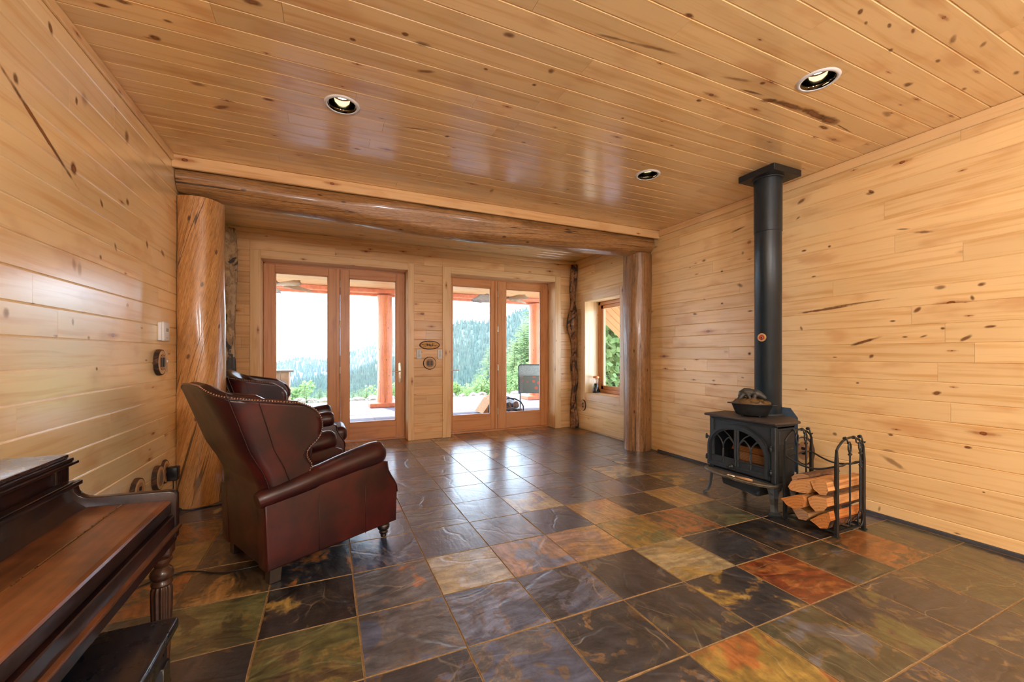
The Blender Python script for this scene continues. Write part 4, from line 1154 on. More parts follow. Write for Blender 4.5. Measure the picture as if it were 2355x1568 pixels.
    # ash lip
    b = MB(); lip = [(3.07, 1.995)] + [(3.07 - .13 * math.sin(a) ** .8, 2.305 - .31 * math.cos(a)) for a in [PI * k / 24 for k in range(1, 24)]] + [(3.07, 2.615)]
    b.prism(lip, .222, .236, 'z', bev=.004)
    b.tube([(x, y, .238) for x, y in lip], .008, 8)
    ob(b, 'ash_lip', M_IRONW)
    b = MB(); b.prism([(2.15, .205), (2.52, .205), (2.49, .115), (2.18, .098)], 3.105, 3.40, 'x', bev=.004); b.box(3.085, 3.11, 2.16, 2.185, .12, .145, bev=.003); ob(b, 'ash_pan', M_IRON)
    # legs
    def leg(x, y, dx, dy, ws=1.0, name='leg'):
        b = MB()
        prof = [(0, .046, .030), (.012, .050, .034), (.03, .028, .018), (.08, .026, .008), (.15, .034, .002), (.20, .048, .000), (.225, .055, .0)]
        rings = []
        for z, w, o in prof:
            w *= ws
            c = Vector((x + dx * o, y + dy * o, z)); t = Vector((-dy, dx, 0)).normalized(); n = Vector((dx, dy, 0)).normalized()
            rings.append([c + t * w / 2 + n * .004, c + n * .012, c - t * w / 2 + n * .004, c - t * w / 2 * .8 - n * .014, c + t * w / 2 * .8 - n * .014])
        b.loft(rings, smooth=False); ob(b, name, M_IRON)
    leg(3.105, 2.05, -1, -1, 1.9); leg(3.08, 2.585, -1, 1.4); leg(3.40, 2.13, 1, -1); leg(3.40, 2.50, 1, 1)
M_STOVEGLASS = glass('stove_glass', (.82, .80, .78))
M_IRONW = simple('worn_iron', srgb(92, 82, 68), 0.45, 0.0, 14, 0.4, 0.1)
M_STEELB = simple('blue_steel', srgb(70, 88, 108), 0.35, 0.1, 14, 0.2)
stove()
# pipe
def pipe():
    P0 = Vector((3.44, 2.32, .728)); root = empty('stovepipe', P0, 0, 'straight black stovepipe rising from the stove to a square ceiling box', 'stovepipe')
    def ob(b, nm, mat, **k):
        for v in b.bm.verts: v.co = v.co - P0
        return b.obj(nm, mat, root, **k)
    b = MB(); b.lathe([(.098, .722), (.101, .728), (.101, 1.72), (.102, 1.722), (.102, 2.268)], (3.44, 2.32, 0), 56, cap=False); ob(b, 'lower_pipe', M_PIPE, sharp=40)
    b = MB(); b.lathe([(.101, 2.262), (.1055, 2.265), (.1055, 2.69), (.1055, 2.722)], (3.44, 2.32, 0), 56, cap=False); ob(b, 'upper_pipe', M_PIPE, sharp=40)
    b = MB(); b.box(3.275, 3.625, 2.155, 2.475, 2.716, ZC - .001, bev=.004); b.lathe([(.112, 2.706), (.120, 2.710), (.120, 2.718)], (3.44, 2.32, 0), 48); ob(b, 'ceiling_box', M_IRONB)
pipe()
def thermo():
    c = Vector((3.3385, 2.302, 1.366)); r = empty('flue_thermometer', c, math.radians(188), 'small round dial thermometer stuck on the stovepipe', 'thermometer')
    M = Ry(PI / 2)
    b = MB(); b.lathe([(0, 0), (.034, 0), (.035, .005), (.033, .007)], seg=32, M=M); b.obj('dial', M_DIAL, r)
    b = MB(); b.lathe([(.010, .0072), (.016, .0085), (.022, .0072)], seg=24, M=M, cap=False); b.obj('red_band', simple('red_paint', srgb(168, 52, 40), .4), r)
    b = MB(); b.lathe([(0, .007), (.006, .012), (0, .014)], seg=16, M=M); b.box(.008, .010, -.002, .002, -.02, .004); b.obj('pointer', M_BLACK, r)
M_DIAL = simple('dial_brass', srgb(196, 160, 110), 0.35, 0.3, 60, 0.15)
thermo()
# steamer pot with a rocky lid and a bear
def steamer():
    P0 = Vector((3.205, 2.30, .7125)); root = empty('stove_steamer', P0, math.radians(-60), 'small cast iron steamer pot with a bear on its rocky lid, on the stove', 'pot')
    # local x runs along the long axis
    sx, sy = 1.0, .78
    b = MB(); b.lathe([(0, .012), (.108, .012), (.118, .018), (.133, .060), (.136, .066), (.150, .100), (.154, .103), (.154, .108), (.146, .108), (.132, .066), (.11, .02), (0, .02)], seg=48, sx=sx, sy=sy, cap=False); pot = b.obj('pot', M_IRONB, root, sharp=50)
    for a in (.9, 2.2, 4.0, 5.4):
        b = MB(); b.lathe([(0, 0), (.009, 0), (.011, .014)], (.095 * math.cos(a), .07 * math.sin(a), 0), 10); b.obj('foot', M_IRONB, root)
    for s in (-1, 1):
        b = MB(); b.prism([(s * .148, -.028), (s * .175, -.022), (s * .182, 0), (s * .175, .022), (s * .148, .028)], .098, .106, 'z', bev=.002); b.obj('pot_handle', M_IRONB, root)
    # lid: lumpy rocks
    b = MB(); rings = []
    for j in range(15):
        f = j / 14; rg = []
        for k in range(44):
            a = 2 * PI * k / 44; r = .140 * math.cos(f * PI / 2) ** .8
            x, y = r * math.cos(a) * sx, r * math.sin(a) * sy
            n = noise.noise(Vector((x * 28, y * 28, 3))) * .016 + noise.noise(Vector((x * 60, y * 60, 7))) * .007
            rg.append((x, y, .104 + .052 * f ** .8 + (n if 0 < j else 0)))
        rings.append(rg)
    b.loft(rings, smooth=False); lid = b.obj('rock_lid', M_ROCKLID, root)
    # bear lying over the rocks, head to the +x end
    b = MB()
    def ell(c, r, M=None):
        t = bmesh.new(); bmesh.ops.create_icosphere(t, subdivisions=3, radius=1)
        for v in t.verts: v.co = Vector((v.co.x * r[0], v.co.y * r[1], v.co.z * r[2])); v.co = (M @ v.co if M else v.co) + Vector(c)
        b.merge(t, smooth=True)
    b.tube([(-.085, 0, .150), (-.070, 0, .180), (-.045, 0, .196), (-.015, 0, .196), (.010, 0, .190), (.035, 0, .192), (.058, 0, .180), (.078, 0, .166), (.096, 0, .152), (.104, 0, .146)],
           [.018, .031, .036, .034, .032, .033, .027, .023, .017, .010], 18)
    for sy_ in (-1, 1):
        b.tube([(-.062, sy_ * .022, .178), (-.078, sy_ * .034, .150), (-.098, sy_ * .036, .128)], [.024, .017, .013], 10)
        b.tube([(.030, sy_ * .022, .180), (.022, sy_ * .034, .155), (.030, sy_ * .040, .132)], [.022, .015, .013], 10)
        b.tube([(-.030, sy_ * .02, .18), (-.012, sy_ * .036, .155), (-.004, sy_ * .04, .14)], [.02, .014, .012], 10)
        b.lathe([(0, 0), (.007, .002), (.006, .010), (0, .012)], (.070, sy_ * .016, .185), 8)
    me = b.obj('bear', M_BEAR, lid)
    md = me.modifiers.new('r', 'REMESH'); md.mode = 'VOXEL'; md.voxel_size = .0035; md.use_smooth_shade = True
M_ROCKLID = simple('rock_lid_brown', srgb(84, 62, 32), 0.5, 0.1, 30, 0.6, 0.5)
M_BEAR = simple('bear_iron', srgb(48, 46, 42), 0.5, 0.1, 50, 0.2, 0.2)
steamer()
# handle resting on the ash lip
def handpiece():
    c = Vector((2.975, 2.225, .2475)); r = empty('stove_handle', c, math.radians(101), 'wooden handled stove lifter with a metal tip lying on the ash lip', 'stove tool')
    b = MB(); b.tube([(-.085, 0, .002), (-.03, 0, .002), (.045, 0, .0)], [.0095, .0105, .008], 12); b.obj('grip', M_BARE, r)
    b = MB(); b.tube([(.045, 0, 0), (.085, 0, .0), (.098, .006, .003), (.100, .014, .004)], [.0105, .011, .0085, .005], 12); b.obj('ferrule', M_NICKEL, r)
M_BARE = simple('bare_wood', srgb(176, 134, 92), 0.5, 0, 40, .2)
handpiece()

# ------------------------------------------------------------------ firewood rack, tools and logs
def rack():
    P0 = Vector((3.265, 1.79, 0)); root = empty('firewood_rack', P0, 0, 'black wrought iron firewood rack with arched ends beside the stove', 'rack')
    def ob(b, nm, mat=M_IRONB, **k):
        for v in b.bm.verts: v.co = v.co - P0
        return b.obj(nm, mat, root, **k)
    xs = (3.108, 3.425)
    for y, xo in ((1.625, 0), (1.958, -.01)):
        for x in xs:
            b = MB(); x_ = x + xo
            b.loft([[(x_ - w, y - t, z), (x_ + w, y - t, z), (x_ + w, y + t, z), (x_ - w, y + t, z)] for z, w, t in ((0, .013, .009), (.48, .013, .009), (.53, .011, .007), (.585, .0055, .0055))], smooth=False)
            b.box(x_ - .018, x_ + .018, y - .016, y + .016, 0, .006)
            ob(b, 'post')
        b = MB(); pts = [(xs[0] + xo, .58), (xs[0] + xo + .02, .605), (3.175 + xo, .637), (3.215 + xo, .650), (3.265 + xo, .655), (3.315 + xo, .651), (3.37 + xo, .632), (xs[1] + xo - .015, .607), (xs[1] + xo, .58)]
        b.tube([(x, y, z) for x, z in pts], .0075, 10)
        for x in (3.205 + xo, 3.305 + xo, 3.38 + xo):   # hooks bent over the arch
            b.tube([(x, y, .662), (x - .004, y - .010, .657), (x, y - .014, .640), (x + .002, y - .016, .622), (x + .002, y - .028, .616), (x + .002, y - .032, .624)], .005, 8)
            b.lathe([(0, -.012), (.011, -.010), (.012, 0), (.011, .010), (0, .012)], (x, y, .653), 10, Ry(PI / 2))
        ob(b, 'arch', sharp=50)
        b = MB(); b.tube([(xs[0] + xo, y, .475), (3.17 + xo, y, .470), (3.22 + xo, y, .480), (3.27 + xo, y, .472), (3.33 + xo, y, .482), (xs[1] + xo, y, .475)], .006, 8); ob(b, 'end_bar', sharp=50)
        b = MB(); b.box(xs[0] + xo, xs[1] + xo, y - .007, y + .007, .030, .042); ob(b, 'base_bar')
    for x in xs:
        b = MB(); b.tube([(x - .01 * (1 - k / 12), 1.958 - .333 * k / 12, .475 - .052 * math.sin(PI * k / 12)) for k in range(13)], .0065, 8); ob(b, 'side_rod', sharp=50)
        b = MB(); b.box(x - .012, x + .004, 1.625, 1.958, .026, .040); ob(b, 'base_rail')
    b = MB()
    for x in (3.17, 3.24, 3.31, 3.37): b.box(x - .010, x + .010, 1.63, 1.955, .038, .044)
    ob(b, 'base_slats')
rack()
def tool(kind, x, y, label):
    root = empty({'poker': 'fireplace_poker', 'tongs': 'log_tongs', 'brush': 'hearth_brush', 'shovel': 'ash_shovel'}[kind], (x, y, .05), 0, label, 'fireplace tool', 'fireplace tools hung on the rack')
    Z = lambda z: z - .05
    b = MB()
    # forked handle loop hanging from the hook
    b.tube([(-.004, 0, Z(.636)), (-.018, 0, Z(.612)), (-.018, 0, Z(.585)), (-.004, 0, Z(.560)), (.0, 0, Z(.53))], .0055, 8)
    b.tube([(-.004, 0, Z(.636)), (.010, 0, Z(.612)), (.012, 0, Z(.585)), (.002, 0, Z(.560)), (.0, 0, Z(.53))], .0055, 8)
    b.tube([(-.012, 0, Z(.552)), (0, 0, Z(.546)), (.014, 0, Z(.552))], [.008, .007, .008], 8)
    b.obj('handle', M_IRONB, root, sharp=50)
    b = MB()
    if kind == 'tongs':
        for s in (-1, 1):
            b.tube([(0, 0, Z(.535)), (s * .006, 0, Z(.48)), (s * .007, 0, Z(.30)), (s * .006, 0, Z(.19)), (s * .004, 0, Z(.165)), (s * .026, 0, Z(.130)), (s * .032, 0, Z(.095)), (s * .022, 0, Z(.065)), (s * .003, 0, Z(.050))], [.005, .0055, .0055, .006, .006, .0055, .0055, .005, .003], 8)
        b.tube([(-.022, 0, Z(.475)), (0, -.002, Z(.45)), (.022, 0, Z(.475))], [.003, .008, .003], 8)
        b.obj('jaws', M_IRONB, root, sharp=50)
    else:
        b.tube([(0, 0, Z(.535)), (0, 0, Z(.30)), (0, 0, Z(.10 if kind == 'poker' else .2)), (0, 0, Z(.055 if kind == 'poker' else .18))], [.0055, .006, .0055, .002 if kind == 'poker' else .005], 8)
        if kind == 'poker': b.tube([(0, 0, Z(.12)), (-.018, 0, Z(.105)), (-.020, 0, Z(.08))], [.005, .004, .002], 8)
        b.obj('shaft', M_IRONB, root, sharp=50)
        if kind == 'brush':
            b = MB(); b.lathe([(0, Z(.19)), (.016, Z(.19)), (.020, Z(.17)), (.030, Z(.08)), (.030, Z(.06)), (0, Z(.06))], seg=20, sy=.6); b.obj('bristles', M_BLACK, root)
        if kind == 'shovel':
            b = MB(); b.prism([(-.03, Z(.17)), (-.006, Z(.20)), (.006, Z(.20)), (.03, Z(.17)), (.032, Z(.06)), (-.032, Z(.06))], -.003, .003, 'y', bev=.001); b.obj('blade', M_IRONB, root)
tool('poker', 3.207, 1.597, 'straight black poker hanging at the front end of the firewood rack')
tool('tongs', 3.325, 1.594, 'black log tongs with a rounded jaw hanging at the front end of the rack')
tool('brush', 3.195, 1.930, 'black hearth brush hanging at the stove end of the rack')
tool('shovel', 3.300, 1.930, 'black ash shovel hanging at the stove end of the rack')
def firewood_mats(n):
    m, t = newmat('split_wood_%d' % n)
    o = t.obj()
    base = [(214, 160, 102), (206, 146, 86), (196, 128, 66)][n]
    g = t.noise(t.scale(o, (3, 60, 60)), 1.0, 4, .6)
    c = t.mix(t.sstep(g, .35, .7), srgb(*base), srgb(base[0] - 50, base[1] - 56, base[2] - 46))
    b2 = t.noise(o, 14, 4, .6)
    c = t.mix(t.sstep(b2, .58, .72, 0, .6), c, srgb(120, 76, 46))
    t.out(c, .75, 0, t.bump(g, .5, .006))
    return m
FW = [firewood_mats(i) for i in range(3)]
M_FBARK = barkmat('firewood_bark', srgb(118, 82, 60), srgb(84, 56, 42), srgb(48, 32, 26), 1.6)
M_FEND = []
for i, cc in enumerate([(206, 150, 94), (196, 128, 62), (172, 132, 96)]):
    m, t = newmat('log_end_%d' % i); o = t.obj()
    r1 = t.n('ShaderNodeTexWave', wave_type='RINGS', rings_direction='X'); t.l(t.vm('ADD', o, (0, .05, .09)), r1.inputs[0]); r1.inputs['Scale'].default_value = 16; r1.inputs['Distortion'].default_value = 2.2; r1.inputs['Detail'].default_value = 3
    n1 = t.noise(o, 60, 4, .6)
    c = t.mix(t.m('MULTIPLY', r1.outputs[1], .35), srgb(*cc), srgb(cc[0] - 60, cc[1] - 60, cc[2] - 44))
    c = t.mix(t.sstep(n1, .58, .7, 0, .6), c, srgb(110, 66, 40))
    t.out(c, .8, 0, t.bump(n1, .4, .003)); M_FEND.append(m)
def firewood(poly, x0, x1, label, mi=0, ei=0, bark=(), group='split logs in the rack', seed=0, tilt=0.0, rz=0.0):
    cy_ = sum(p[0] for p in poly) / len(poly); cz = sum(p[1] for p in poly) / len(poly)
    zb = min(p[1] for p in poly)
    b = MB(); r4 = random.Random(seed)
    # subdivide the outline
    pts = []; bk = []
    n = len(poly)
    for k in range(n):
        p, q = poly[k], poly[(k + 1) % n]
        for s_ in range(4):
            f = s_ / 4; pts.append((p[0] + (q[0] - p[0]) * f, p[1] + (q[1] - p[1]) * f)); bk.append(k in bark)
    N = 12; rings = []
    for i in range(N + 1):
        f = i / N; x = x0 + (x1 - x0) * f
        rg = []
        for (y, z) in pts:
            w = noise.noise(Vector((x * 9 + seed, y * 14, z * 14))) * .007 * (0 if i == 0 else 1)
            rg.append(Vector((x + r4.uniform(-.002, .002) * (i == 0), cy_ + (y - cy_) * (1 + w * 10) + rz * f, max(zb * (1 if not tilt else 1) , cz + (z - cz) * (1 + w * 10)) + tilt * f)))
        rings.append(rg)
    off = (seed * 3.3, seed)
    R = b.loft(rings, cap=True, smooth=False)
    b.bm.faces.ensure_lookup_table()
    m = len(pts)
    for i in range(N):
        for j in range(m):
            if bk[j]: b.bm.faces[i * m + j].material_index = 1
    b.bm.faces[len(b.bm.faces) - 1].material_index = 2; b.bm.faces[len(b.bm.faces) - 2].material_index = 2
    P0 = Vector(((x0 + x1) / 2, cy_, zb))
    for v in b.bm.verts: v.co = v.co - P0
    o = b.obj('firewood_log', [FW[mi], M_FBARK, M_FEND[ei]]); o.location = P0
    return tag(o, label, 'log', group)
def sh(poly, dy=0, dz=0): return [(y + dy, z + dz) for y, z in poly]
firewood([(1.752,.080),(1.70,.130),(1.635,.178),(1.625,.120),(1.645,.062),(1.689,.048)], 3.04, 3.45, 'lowest split log at the front right of the rack, smooth orange cut end', 2, 1, (3, 4), seed=1)
firewood([(1.900,.120),(1.84,.128),(1.785,.112),(1.775,.085),(1.798,.055),(1.845,.048)], 3.07, 3.46, 'weathered grey split log at the bottom left of the rack', 0, 2, (4, 5), seed=2)
firewood([(1.927,.180),(1.83,.232),(1.780,.248),(1.765,.215),(1.775,.165),(1.819,.135),(1.883,.145)], 3.00, 3.44, 'middle left split log with a smooth orange half-round cut end', 1, 1, (4, 5, 6), seed=3)
firewood([(1.755,.234),(1.72,.262),(1.64,.268),(1.632,.215),(1.655,.180),(1.705,.158),(1.738,.182)], 3.02, 3.48, 'middle right split log with a pitted cut end', 0, 0, (3, 4, 5), seed=4)
firewood([(1.872,.318),(1.80,.345),(1.752,.352),(1.735,.305),(1.76,.262),(1.803,.253),(1.878,.250),(1.894,.27)], 3.03, 3.42, 'upper left split log with a rugged knotty end', 0, 0, (4, 5), seed=5)
firewood([(1.738,.352),(1.70,.372),(1.64,.372),(1.628,.318),(1.641,.289),(1.679,.280),(1.718,.308)], 3.02, 3.46, 'topmost right split log with a broad flat split face', 0, 0, (3, 4, 5), seed=6)
firewood([(1.915,.325),(1.89,.352),(1.84,.372),(1.80,.368),(1.79,.355),(1.87,.325),(1.90,.28)], 3.10, 3.47, 'bark covered log on top at the back left of the rack', 0, 2, (0, 1, 2, 3), seed=7)
# logs seen through the stove glass
firewood([(2.10,.245),(2.47,.245),(2.47,.30),(2.40,.335),(2.12,.335)], 3.16, 3.27, 'lowest log seen through the stove glass', 2, 0, (), 'logs inside the stove', seed=8)
firewood([(2.06,.338),(2.40,.340),(2.42,.375),(2.38,.412),(2.10,.405)], 3.17, 3.26, 'middle log seen through the stove glass', 1, 0, (), 'logs inside the stove', seed=9)
firewood([(2.12,.414),(2.46,.414),(2.44,.455),(2.16,.462)], 3.17, 3.25, 'upper orange log seen through the stove glass', 2, 1, (), 'logs inside the stove', seed=10)

# ------------------------------------------------------------------ small wall things
M_CUT = simple('cut_wood', srgb(206, 164, 112), 0.5, 0, 30, .15)
M_PITH = simple('heart_wood', srgb(166, 118, 78), 0.5, 0, 30, .15)
M_SBARK = barkmat('slice_bark', srgb(104, 62, 34), srgb(72, 40, 24), srgb(40, 22, 14), 3)
def slice_plate(loc, rz, rx, rzz, label, inset, cat='wall plate', th=.022, nm=None, group=None, mat_cut=None):
    """wood slice on a wall; local +y points into the wall"""
    root = empty(nm or {'switches': 'switch_plate', 'outlet': 'outlet_plate', 'blank': 'outlet_cover'}[inset], loc, rz, label, cat, group)
    b = MB(); rings = []
    sd = loc[0] * 7 + loc[1] * 3
    for y, k in ((-.002, 1.02), (-th * .5, 1.03), (-th, 1.0), (-th, .90)):
        rings.append([(math.cos(a) * rx * k * (1 + .03 * noise.noise(Vector((math.cos(a) * 4, math.sin(a) * 4, sd)))), y, math.sin(a) * rzz * k * (1 + .03 * noise.noise(Vector((math.cos(a) * 4, math.sin(a) * 4, sd))))) for a in [2 * PI * j / 48 for j in range(48)]])
    b.loft(rings, cap=False); b.obj('bark_rim', M_SBARK, root)
    b = MB(); b.prism([(math.cos(a) * rx * .92, math.sin(a) * rzz * .92) for a in [2 * PI * j / 40 for j in range(40)]], -th - .001, -.001, 'y'); b.obj('cut_face', mat_cut or M_CUT, root)
    b = MB(); b.prism([(math.cos(a) * rx * .66, math.sin(a) * rzz * .66) for a in [2 * PI * j / 40 for j in range(40)]], -th - .0025, -th, 'y'); b.obj('heartwood', M_PITH, root)
    f = -th - .0025
    if inset == 'switches':
        for s in (-1, 1):
            b = MB(); b.box(s * .0235 - .0165, s * .0235 + .0165, f - .004, f + .001, -.033, .033, bev=.002); b.obj('rocker_switch', M_BLACK, root)
            for z in (-.048, .048):
                b = MB(); b.lathe([(0, 0), (.004, 0), (.003, .002), (0, .0025)], (s * .0235, f, z), 10, Rx(PI / 2)); b.obj('screw', M_IRON2, root)
    elif inset == 'outlet':
        for z in (-.020, .020):
            b = MB(); b.prism([(math.cos(a) * .0165, z + max(-.0125, min(.0125, math.sin(a) * .0165))) for a in [2 * PI * j / 24 for j in range(24)]], f - .003, f + .001, 'y'); b.obj('socket', M_BLACK, root)
    elif inset == 'blank':
        b = MB(); b.prism([(math.cos(a) * rx * .45, math.sin(a) * rzz * .5) for a in [2 * PI * j / 30 for j in range(30)]], f - .003, f, 'y', bev=.001); b.obj('grey_disc', simple('grey_disc', srgb(130, 112, 96), .4), root)
    return root
yb = YB - .0005
slice_plate((1.337, yb, 1.094), 0, .092, .090, 'round wood slice plate with two black rocker switches, between the two doors', 'switches')
slice_plate((XL, 3.675, 1.168), PI / 2, .082, .090, 'bark edged wood slice switch plate on the left wall near the log post', 'switches', th=.028)
slice_plate((XL, 3.30, .365), PI / 2, .085, .085, 'wood slice outlet plate low on the left wall, above the piano end', 'outlet', th=.026)
slice_plate((XL, 3.635, .360), PI / 2, .075, .085, 'wood slice plate with grey disc low on the left wall near the post', 'blank', th=.030)
slice_plate((XL, 3.79, .365), PI / 2, .070, .085, 'wood slice outlet plate behind the black plug adapter', 'outlet', th=.018)
slice_plate((XR, 5.63, .395), -PI / 2, .062, .088, 'small wood slice outlet plate under the alcove window', 'outlet', th=.018)
slice_plate((XR, 2.23, .385), -PI / 2, .080, .120, 'large wood slice plate on the right wall behind the firewood rack', 'outlet', th=.022)
# oval plaque above the switches
def plaque():
    root = empty('oval_plaque', (1.337, yb, 1.354), 0, 'small oval carved wood plaque above the switches between the doors', 'plaque')
    b = MB(); b.prism([(math.cos(a) * .148, math.sin(a) * .064) for a in [2 * PI * j / 48 for j in range(48)]], -.016, 0, 'y', bev=.003); b.obj('bark_rim', M_SBARK, root)
    b = MB(); b.prism([(math.cos(a) * .132, math.sin(a) * .050) for a in [2 * PI * j / 48 for j in range(48)]], -.0185, -.014, 'y'); b.obj('cut_face', simple('plaque_gold', srgb(206, 152, 70), .5, 0, 30, .15), root)
    # carved motif: a dark leafy branch with three figures
    b = MB()
    b.tube([(-.118, -.019, .004), (-.07, -.019, .014), (-.02, -.019, .006), (.04, -.019, .0), (.09, -.019, -.004), (.122, -.019, -.004)], .0035, 6)
    r5 = random.Random(4)
    for k in range(22):
        x = -.10 + k * .0092; z = r5.uniform(-.024, .026)
        b.prism([(x - .006, z), (x, z + .006), (x + .007, z + .001), (x, z - .006)], -.0205, -.018, 'y')
    b.obj('carved_branch', simple('carved_brown', srgb(120, 70, 40), .6), root)
    b = MB()
    for x, w in ((-.036, .010), (0, .020), (.040, .010)):
        b.box(x - w * .3, x + w * .3, -.0225, -.018, -.018, .018); b.box(x - w, x + w, -.022, -.018, -.005, .005)
    b.obj('carved_figures', simple('carved_dark', srgb(58, 26, 22), .6), root)
plaque()
def remote(x, z, label):
    root = empty('fan_remote', (x, yb, z), 0, label, 'remote control', 'fan remotes on the wall')
    b = MB(); b.box(-.032, .032, -.018, 0, -.068, .068, bev=.004, seg=2); b.obj('holder', M_WHITE, root)
    b = MB(); b.prism([(-.010, .052), (.010, .052), (.016, 0), (.020, -.03), (.012, -.048), (-.012, -.048), (-.020, -.03), (-.016, 0)], -.021, -.017, 'y', bev=.001); b.obj('keypad', simple('remote_grey', srgb(196, 198, 186), .5), root)
remote(1.182, 1.224, 'white remote holder left of the switches, beside the left door')
remote(1.487, 1.224, 'white remote holder right of the switches, beside the right door')
def thermostat():
    root = empty('thermostat', (XL, 3.728, 1.388), PI / 2, 'white wall thermostat on the left wall above the switch plate', 'thermostat')
    b = MB(); b.box(-.058, .058, -.022, 0, -.066, .066, bev=.006, seg=2); b.box(-.060, .060, -.040, -.020, -.070, .070, bev=.012, seg=3); b.obj('housing', M_WHITE, root, sharp=50)
    b = MB(); b.box(-.018, .026, -.0415, -.038, .0, .024, bev=.001); b.obj('display', simple('lcd', srgb(140, 146, 136), .3), root)
    b = MB(); b.box(-.016, .010, -.0415, -.038, -.048, -.043); b.obj('button', simple('grey_button', srgb(150, 152, 156), .4), root)
thermostat()
def dimmer():
    root = empty('light_switch', (XL, 3.815, 1.172), PI / 2, 'almond light switch plate squeezed beside the wood slice plate on the left wall', 'light switch')
    b = MB(); b.box(-.040, .040, -.010, 0, -.078, .078, bev=.004, seg=2); b.obj('cover', M_ALMOND, root, sharp=50)
    b = MB(); b.box(-.005, .005, -.020, -.008, -.010, .012, bev=.002); b.obj('toggle', M_WHITE, root)
dimmer()
def adapter():
    root = empty('power_adapter', (XL + .022, 3.815, .345), PI / 2, 'black power adapter plugged in low beside the log post', 'adapter')
    b = MB(); b.box(-.036, .036, -.062, 0, -.052, .045, bev=.005, seg=2); b.obj('housing', M_BLACK, root, sharp=50)
    b = MB(); b.tube([(0, -.03, -.05), (0, -.03, -.11), (.0, -.02, -.20), (.01, -.012, -.30), (.0, -.01, -.336)], .004, 8); b.obj('lead', M_BLACK, root)
adapter()
b = MB()
cab = [(-1.07, 3.70, .0045), (-1.05, 3.93, .0045), (-1.045, 3.99, .012), (-1.07, 3.985, .03), (-1.075, 3.965, .035), (-1.05, 3.96, .018), (-.985, 3.965, .0045), (-.955, 3.975, .0045), (-.90, 4.00, .0045), (-.82, 4.02, .0045), (-.74, 4.02, .0045), (-.6, 3.9, .0045), (-.5, 3.7, .0045)]
def smooth_path(p, n=6):
    p = [Vector(q) for q in p]; out = []
    for i in range(len(p) - 1):
        p0, p1, p2, p3 = p[max(i - 1, 0)], p[i], p[i + 1], p[min(i + 2, len(p) - 1)]
        for k in range(n):
            t = k / n
            out.append(.5 * ((2 * p1) + (-p0 + p2) * t + (2 * p0 - 5 * p1 + 4 * p2 - p3) * t * t + (-p0 + 3 * p1 - 3 * p2 + p3) * t ** 3))
    out.append(p[-1]); return out
b.tube(smooth_path(cab), .0042, 8)
tag(b.obj('power_cable', M_BLACK), 'thin black cable snaking along the foot of the left log post', 'cable')
b = MB(); b.tube(smooth_path([(-1.06, 2.70, .0045), (-.98, 2.78, .0045), (-.92, 2.76, .0045), (-.84, 2.83, .0045), (-.74, 2.86, .0045), (-.66, 2.83, .0045), (-.52, 2.76, .0045), (-.30, 2.78, .0045)]), .0042, 8)
tag(b.obj('power_cable', M_BLACK), 'black cable on the slate floor between piano leg and front armchair', 'cable')
def bottle():
    root = empty('glass_bottle', (3.935, 5.485, WIN[2] + .001), 0, 'hourglass shaped glass bottle half full of dark liquid on the alcove windowsill', 'bottle')
    b = MB(); b.lathe([(.0, .0), (.050, 0), (.056, .01), (.055, .05), (.036, .12), (.034, .15), (.042, .20), (.046, .235), (.044, .24), (.040, .235), (.036, .20), (.030, .15)], seg=32, cap=False); b.obj('glass', M_GLASS, root)
    b = MB(); b.lathe([(.0, .004), (.048, .004), (.052, .012), (.051, .05), (.033, .12), (.031, .150), (0, .152)], seg=32); b.obj('dark_liquid', simple('dark_liquid', srgb(16, 12, 14), .15), root)
    b = MB(); b.lathe([(0, .236), (.046, .236), (.049, .242), (.049, .262), (.044, .268), (0, .268)], seg=32); b.obj('cap', simple('copper_cap', srgb(206, 122, 66), .35, .3), root, sharp=50)
bottle()
# ------------------------------------------------------------------ outdoors
M_PATIO = simple('patio_stone', srgb(118, 108, 116), 0.8, 0, 6, .2, .2)
b = MB()
r6 = random.Random(3)
for i in range(-9, 15):
    for j in range(0, 8):
        x, y = i * .72 + .1, 6.27 + j * .68
        b.box(x + .006, x + .714, y + .006, y + .674, -.08, -.030 + r6.uniform(-.003, .0), bev=.005)
b.box(-7, 11, 6.25, 11.7, -.3, -.042)
tag(b.obj('patio', M_PATIO), kind='structure')
M_OUTW = pine('porch_boards', srgb(216, 160, 108), srgb(194, 130, 80), srgb(180, 110, 64), .5, 0, (), .25, 'xy', .12)
b = MB(); boards(b, -5, 10, rows(6.25, 10.5, 6.25), lambda a, q, d: (a, q, 2.78 - d), 21)
b.box(-5, 10, 6.25, 10.5, 2.79, 2.95)
tag(b.obj('porch_ceiling', M_OUTW), kind='structure')
M_REDW = simple('stained_beam', srgb(206, 112, 72), .5, 0, 12, .15)
b = MB(); b.box(-5, 10, 10.10, 10.40, 2.665, 2.76, bev=.01); b.box(-5, 10, 10.36, 10.50, 2.62, 2.80, bev=.01)
tag(b.obj('porch_beam', M_REDW), 'orange stained porch beam above the patio posts', 'beam')
M_LOGO = logwood('log_outside', srgb(226, 138, 84), srgb(204, 108, 62), srgb(170, 84, 48), 0.0, .45, .1, .5)
for x, lab in ((1.245, 'thick orange log post on the patio seen through the left door'), (5.32, 'orange log post at the far right of the patio, beyond the lounge chair')):
    b = MB(); b.loft(logshape((x, 10.28, .065), (x, 10.28, 2.618), .172, 30, 36, x, .008, None)); 
    tag(b.obj('porch_post', M_LOGO, sharp=50), lab, 'post')
    b = MB(); b.box(x - .36, x + .45, 10.02, 10.55, -.03, .07, bev=.01)
    tag(b.obj('post_plinth', M_REDW), 'low timber plinth under the %s porch post' % ('left' if x < 3 else 'right'), 'plinth')
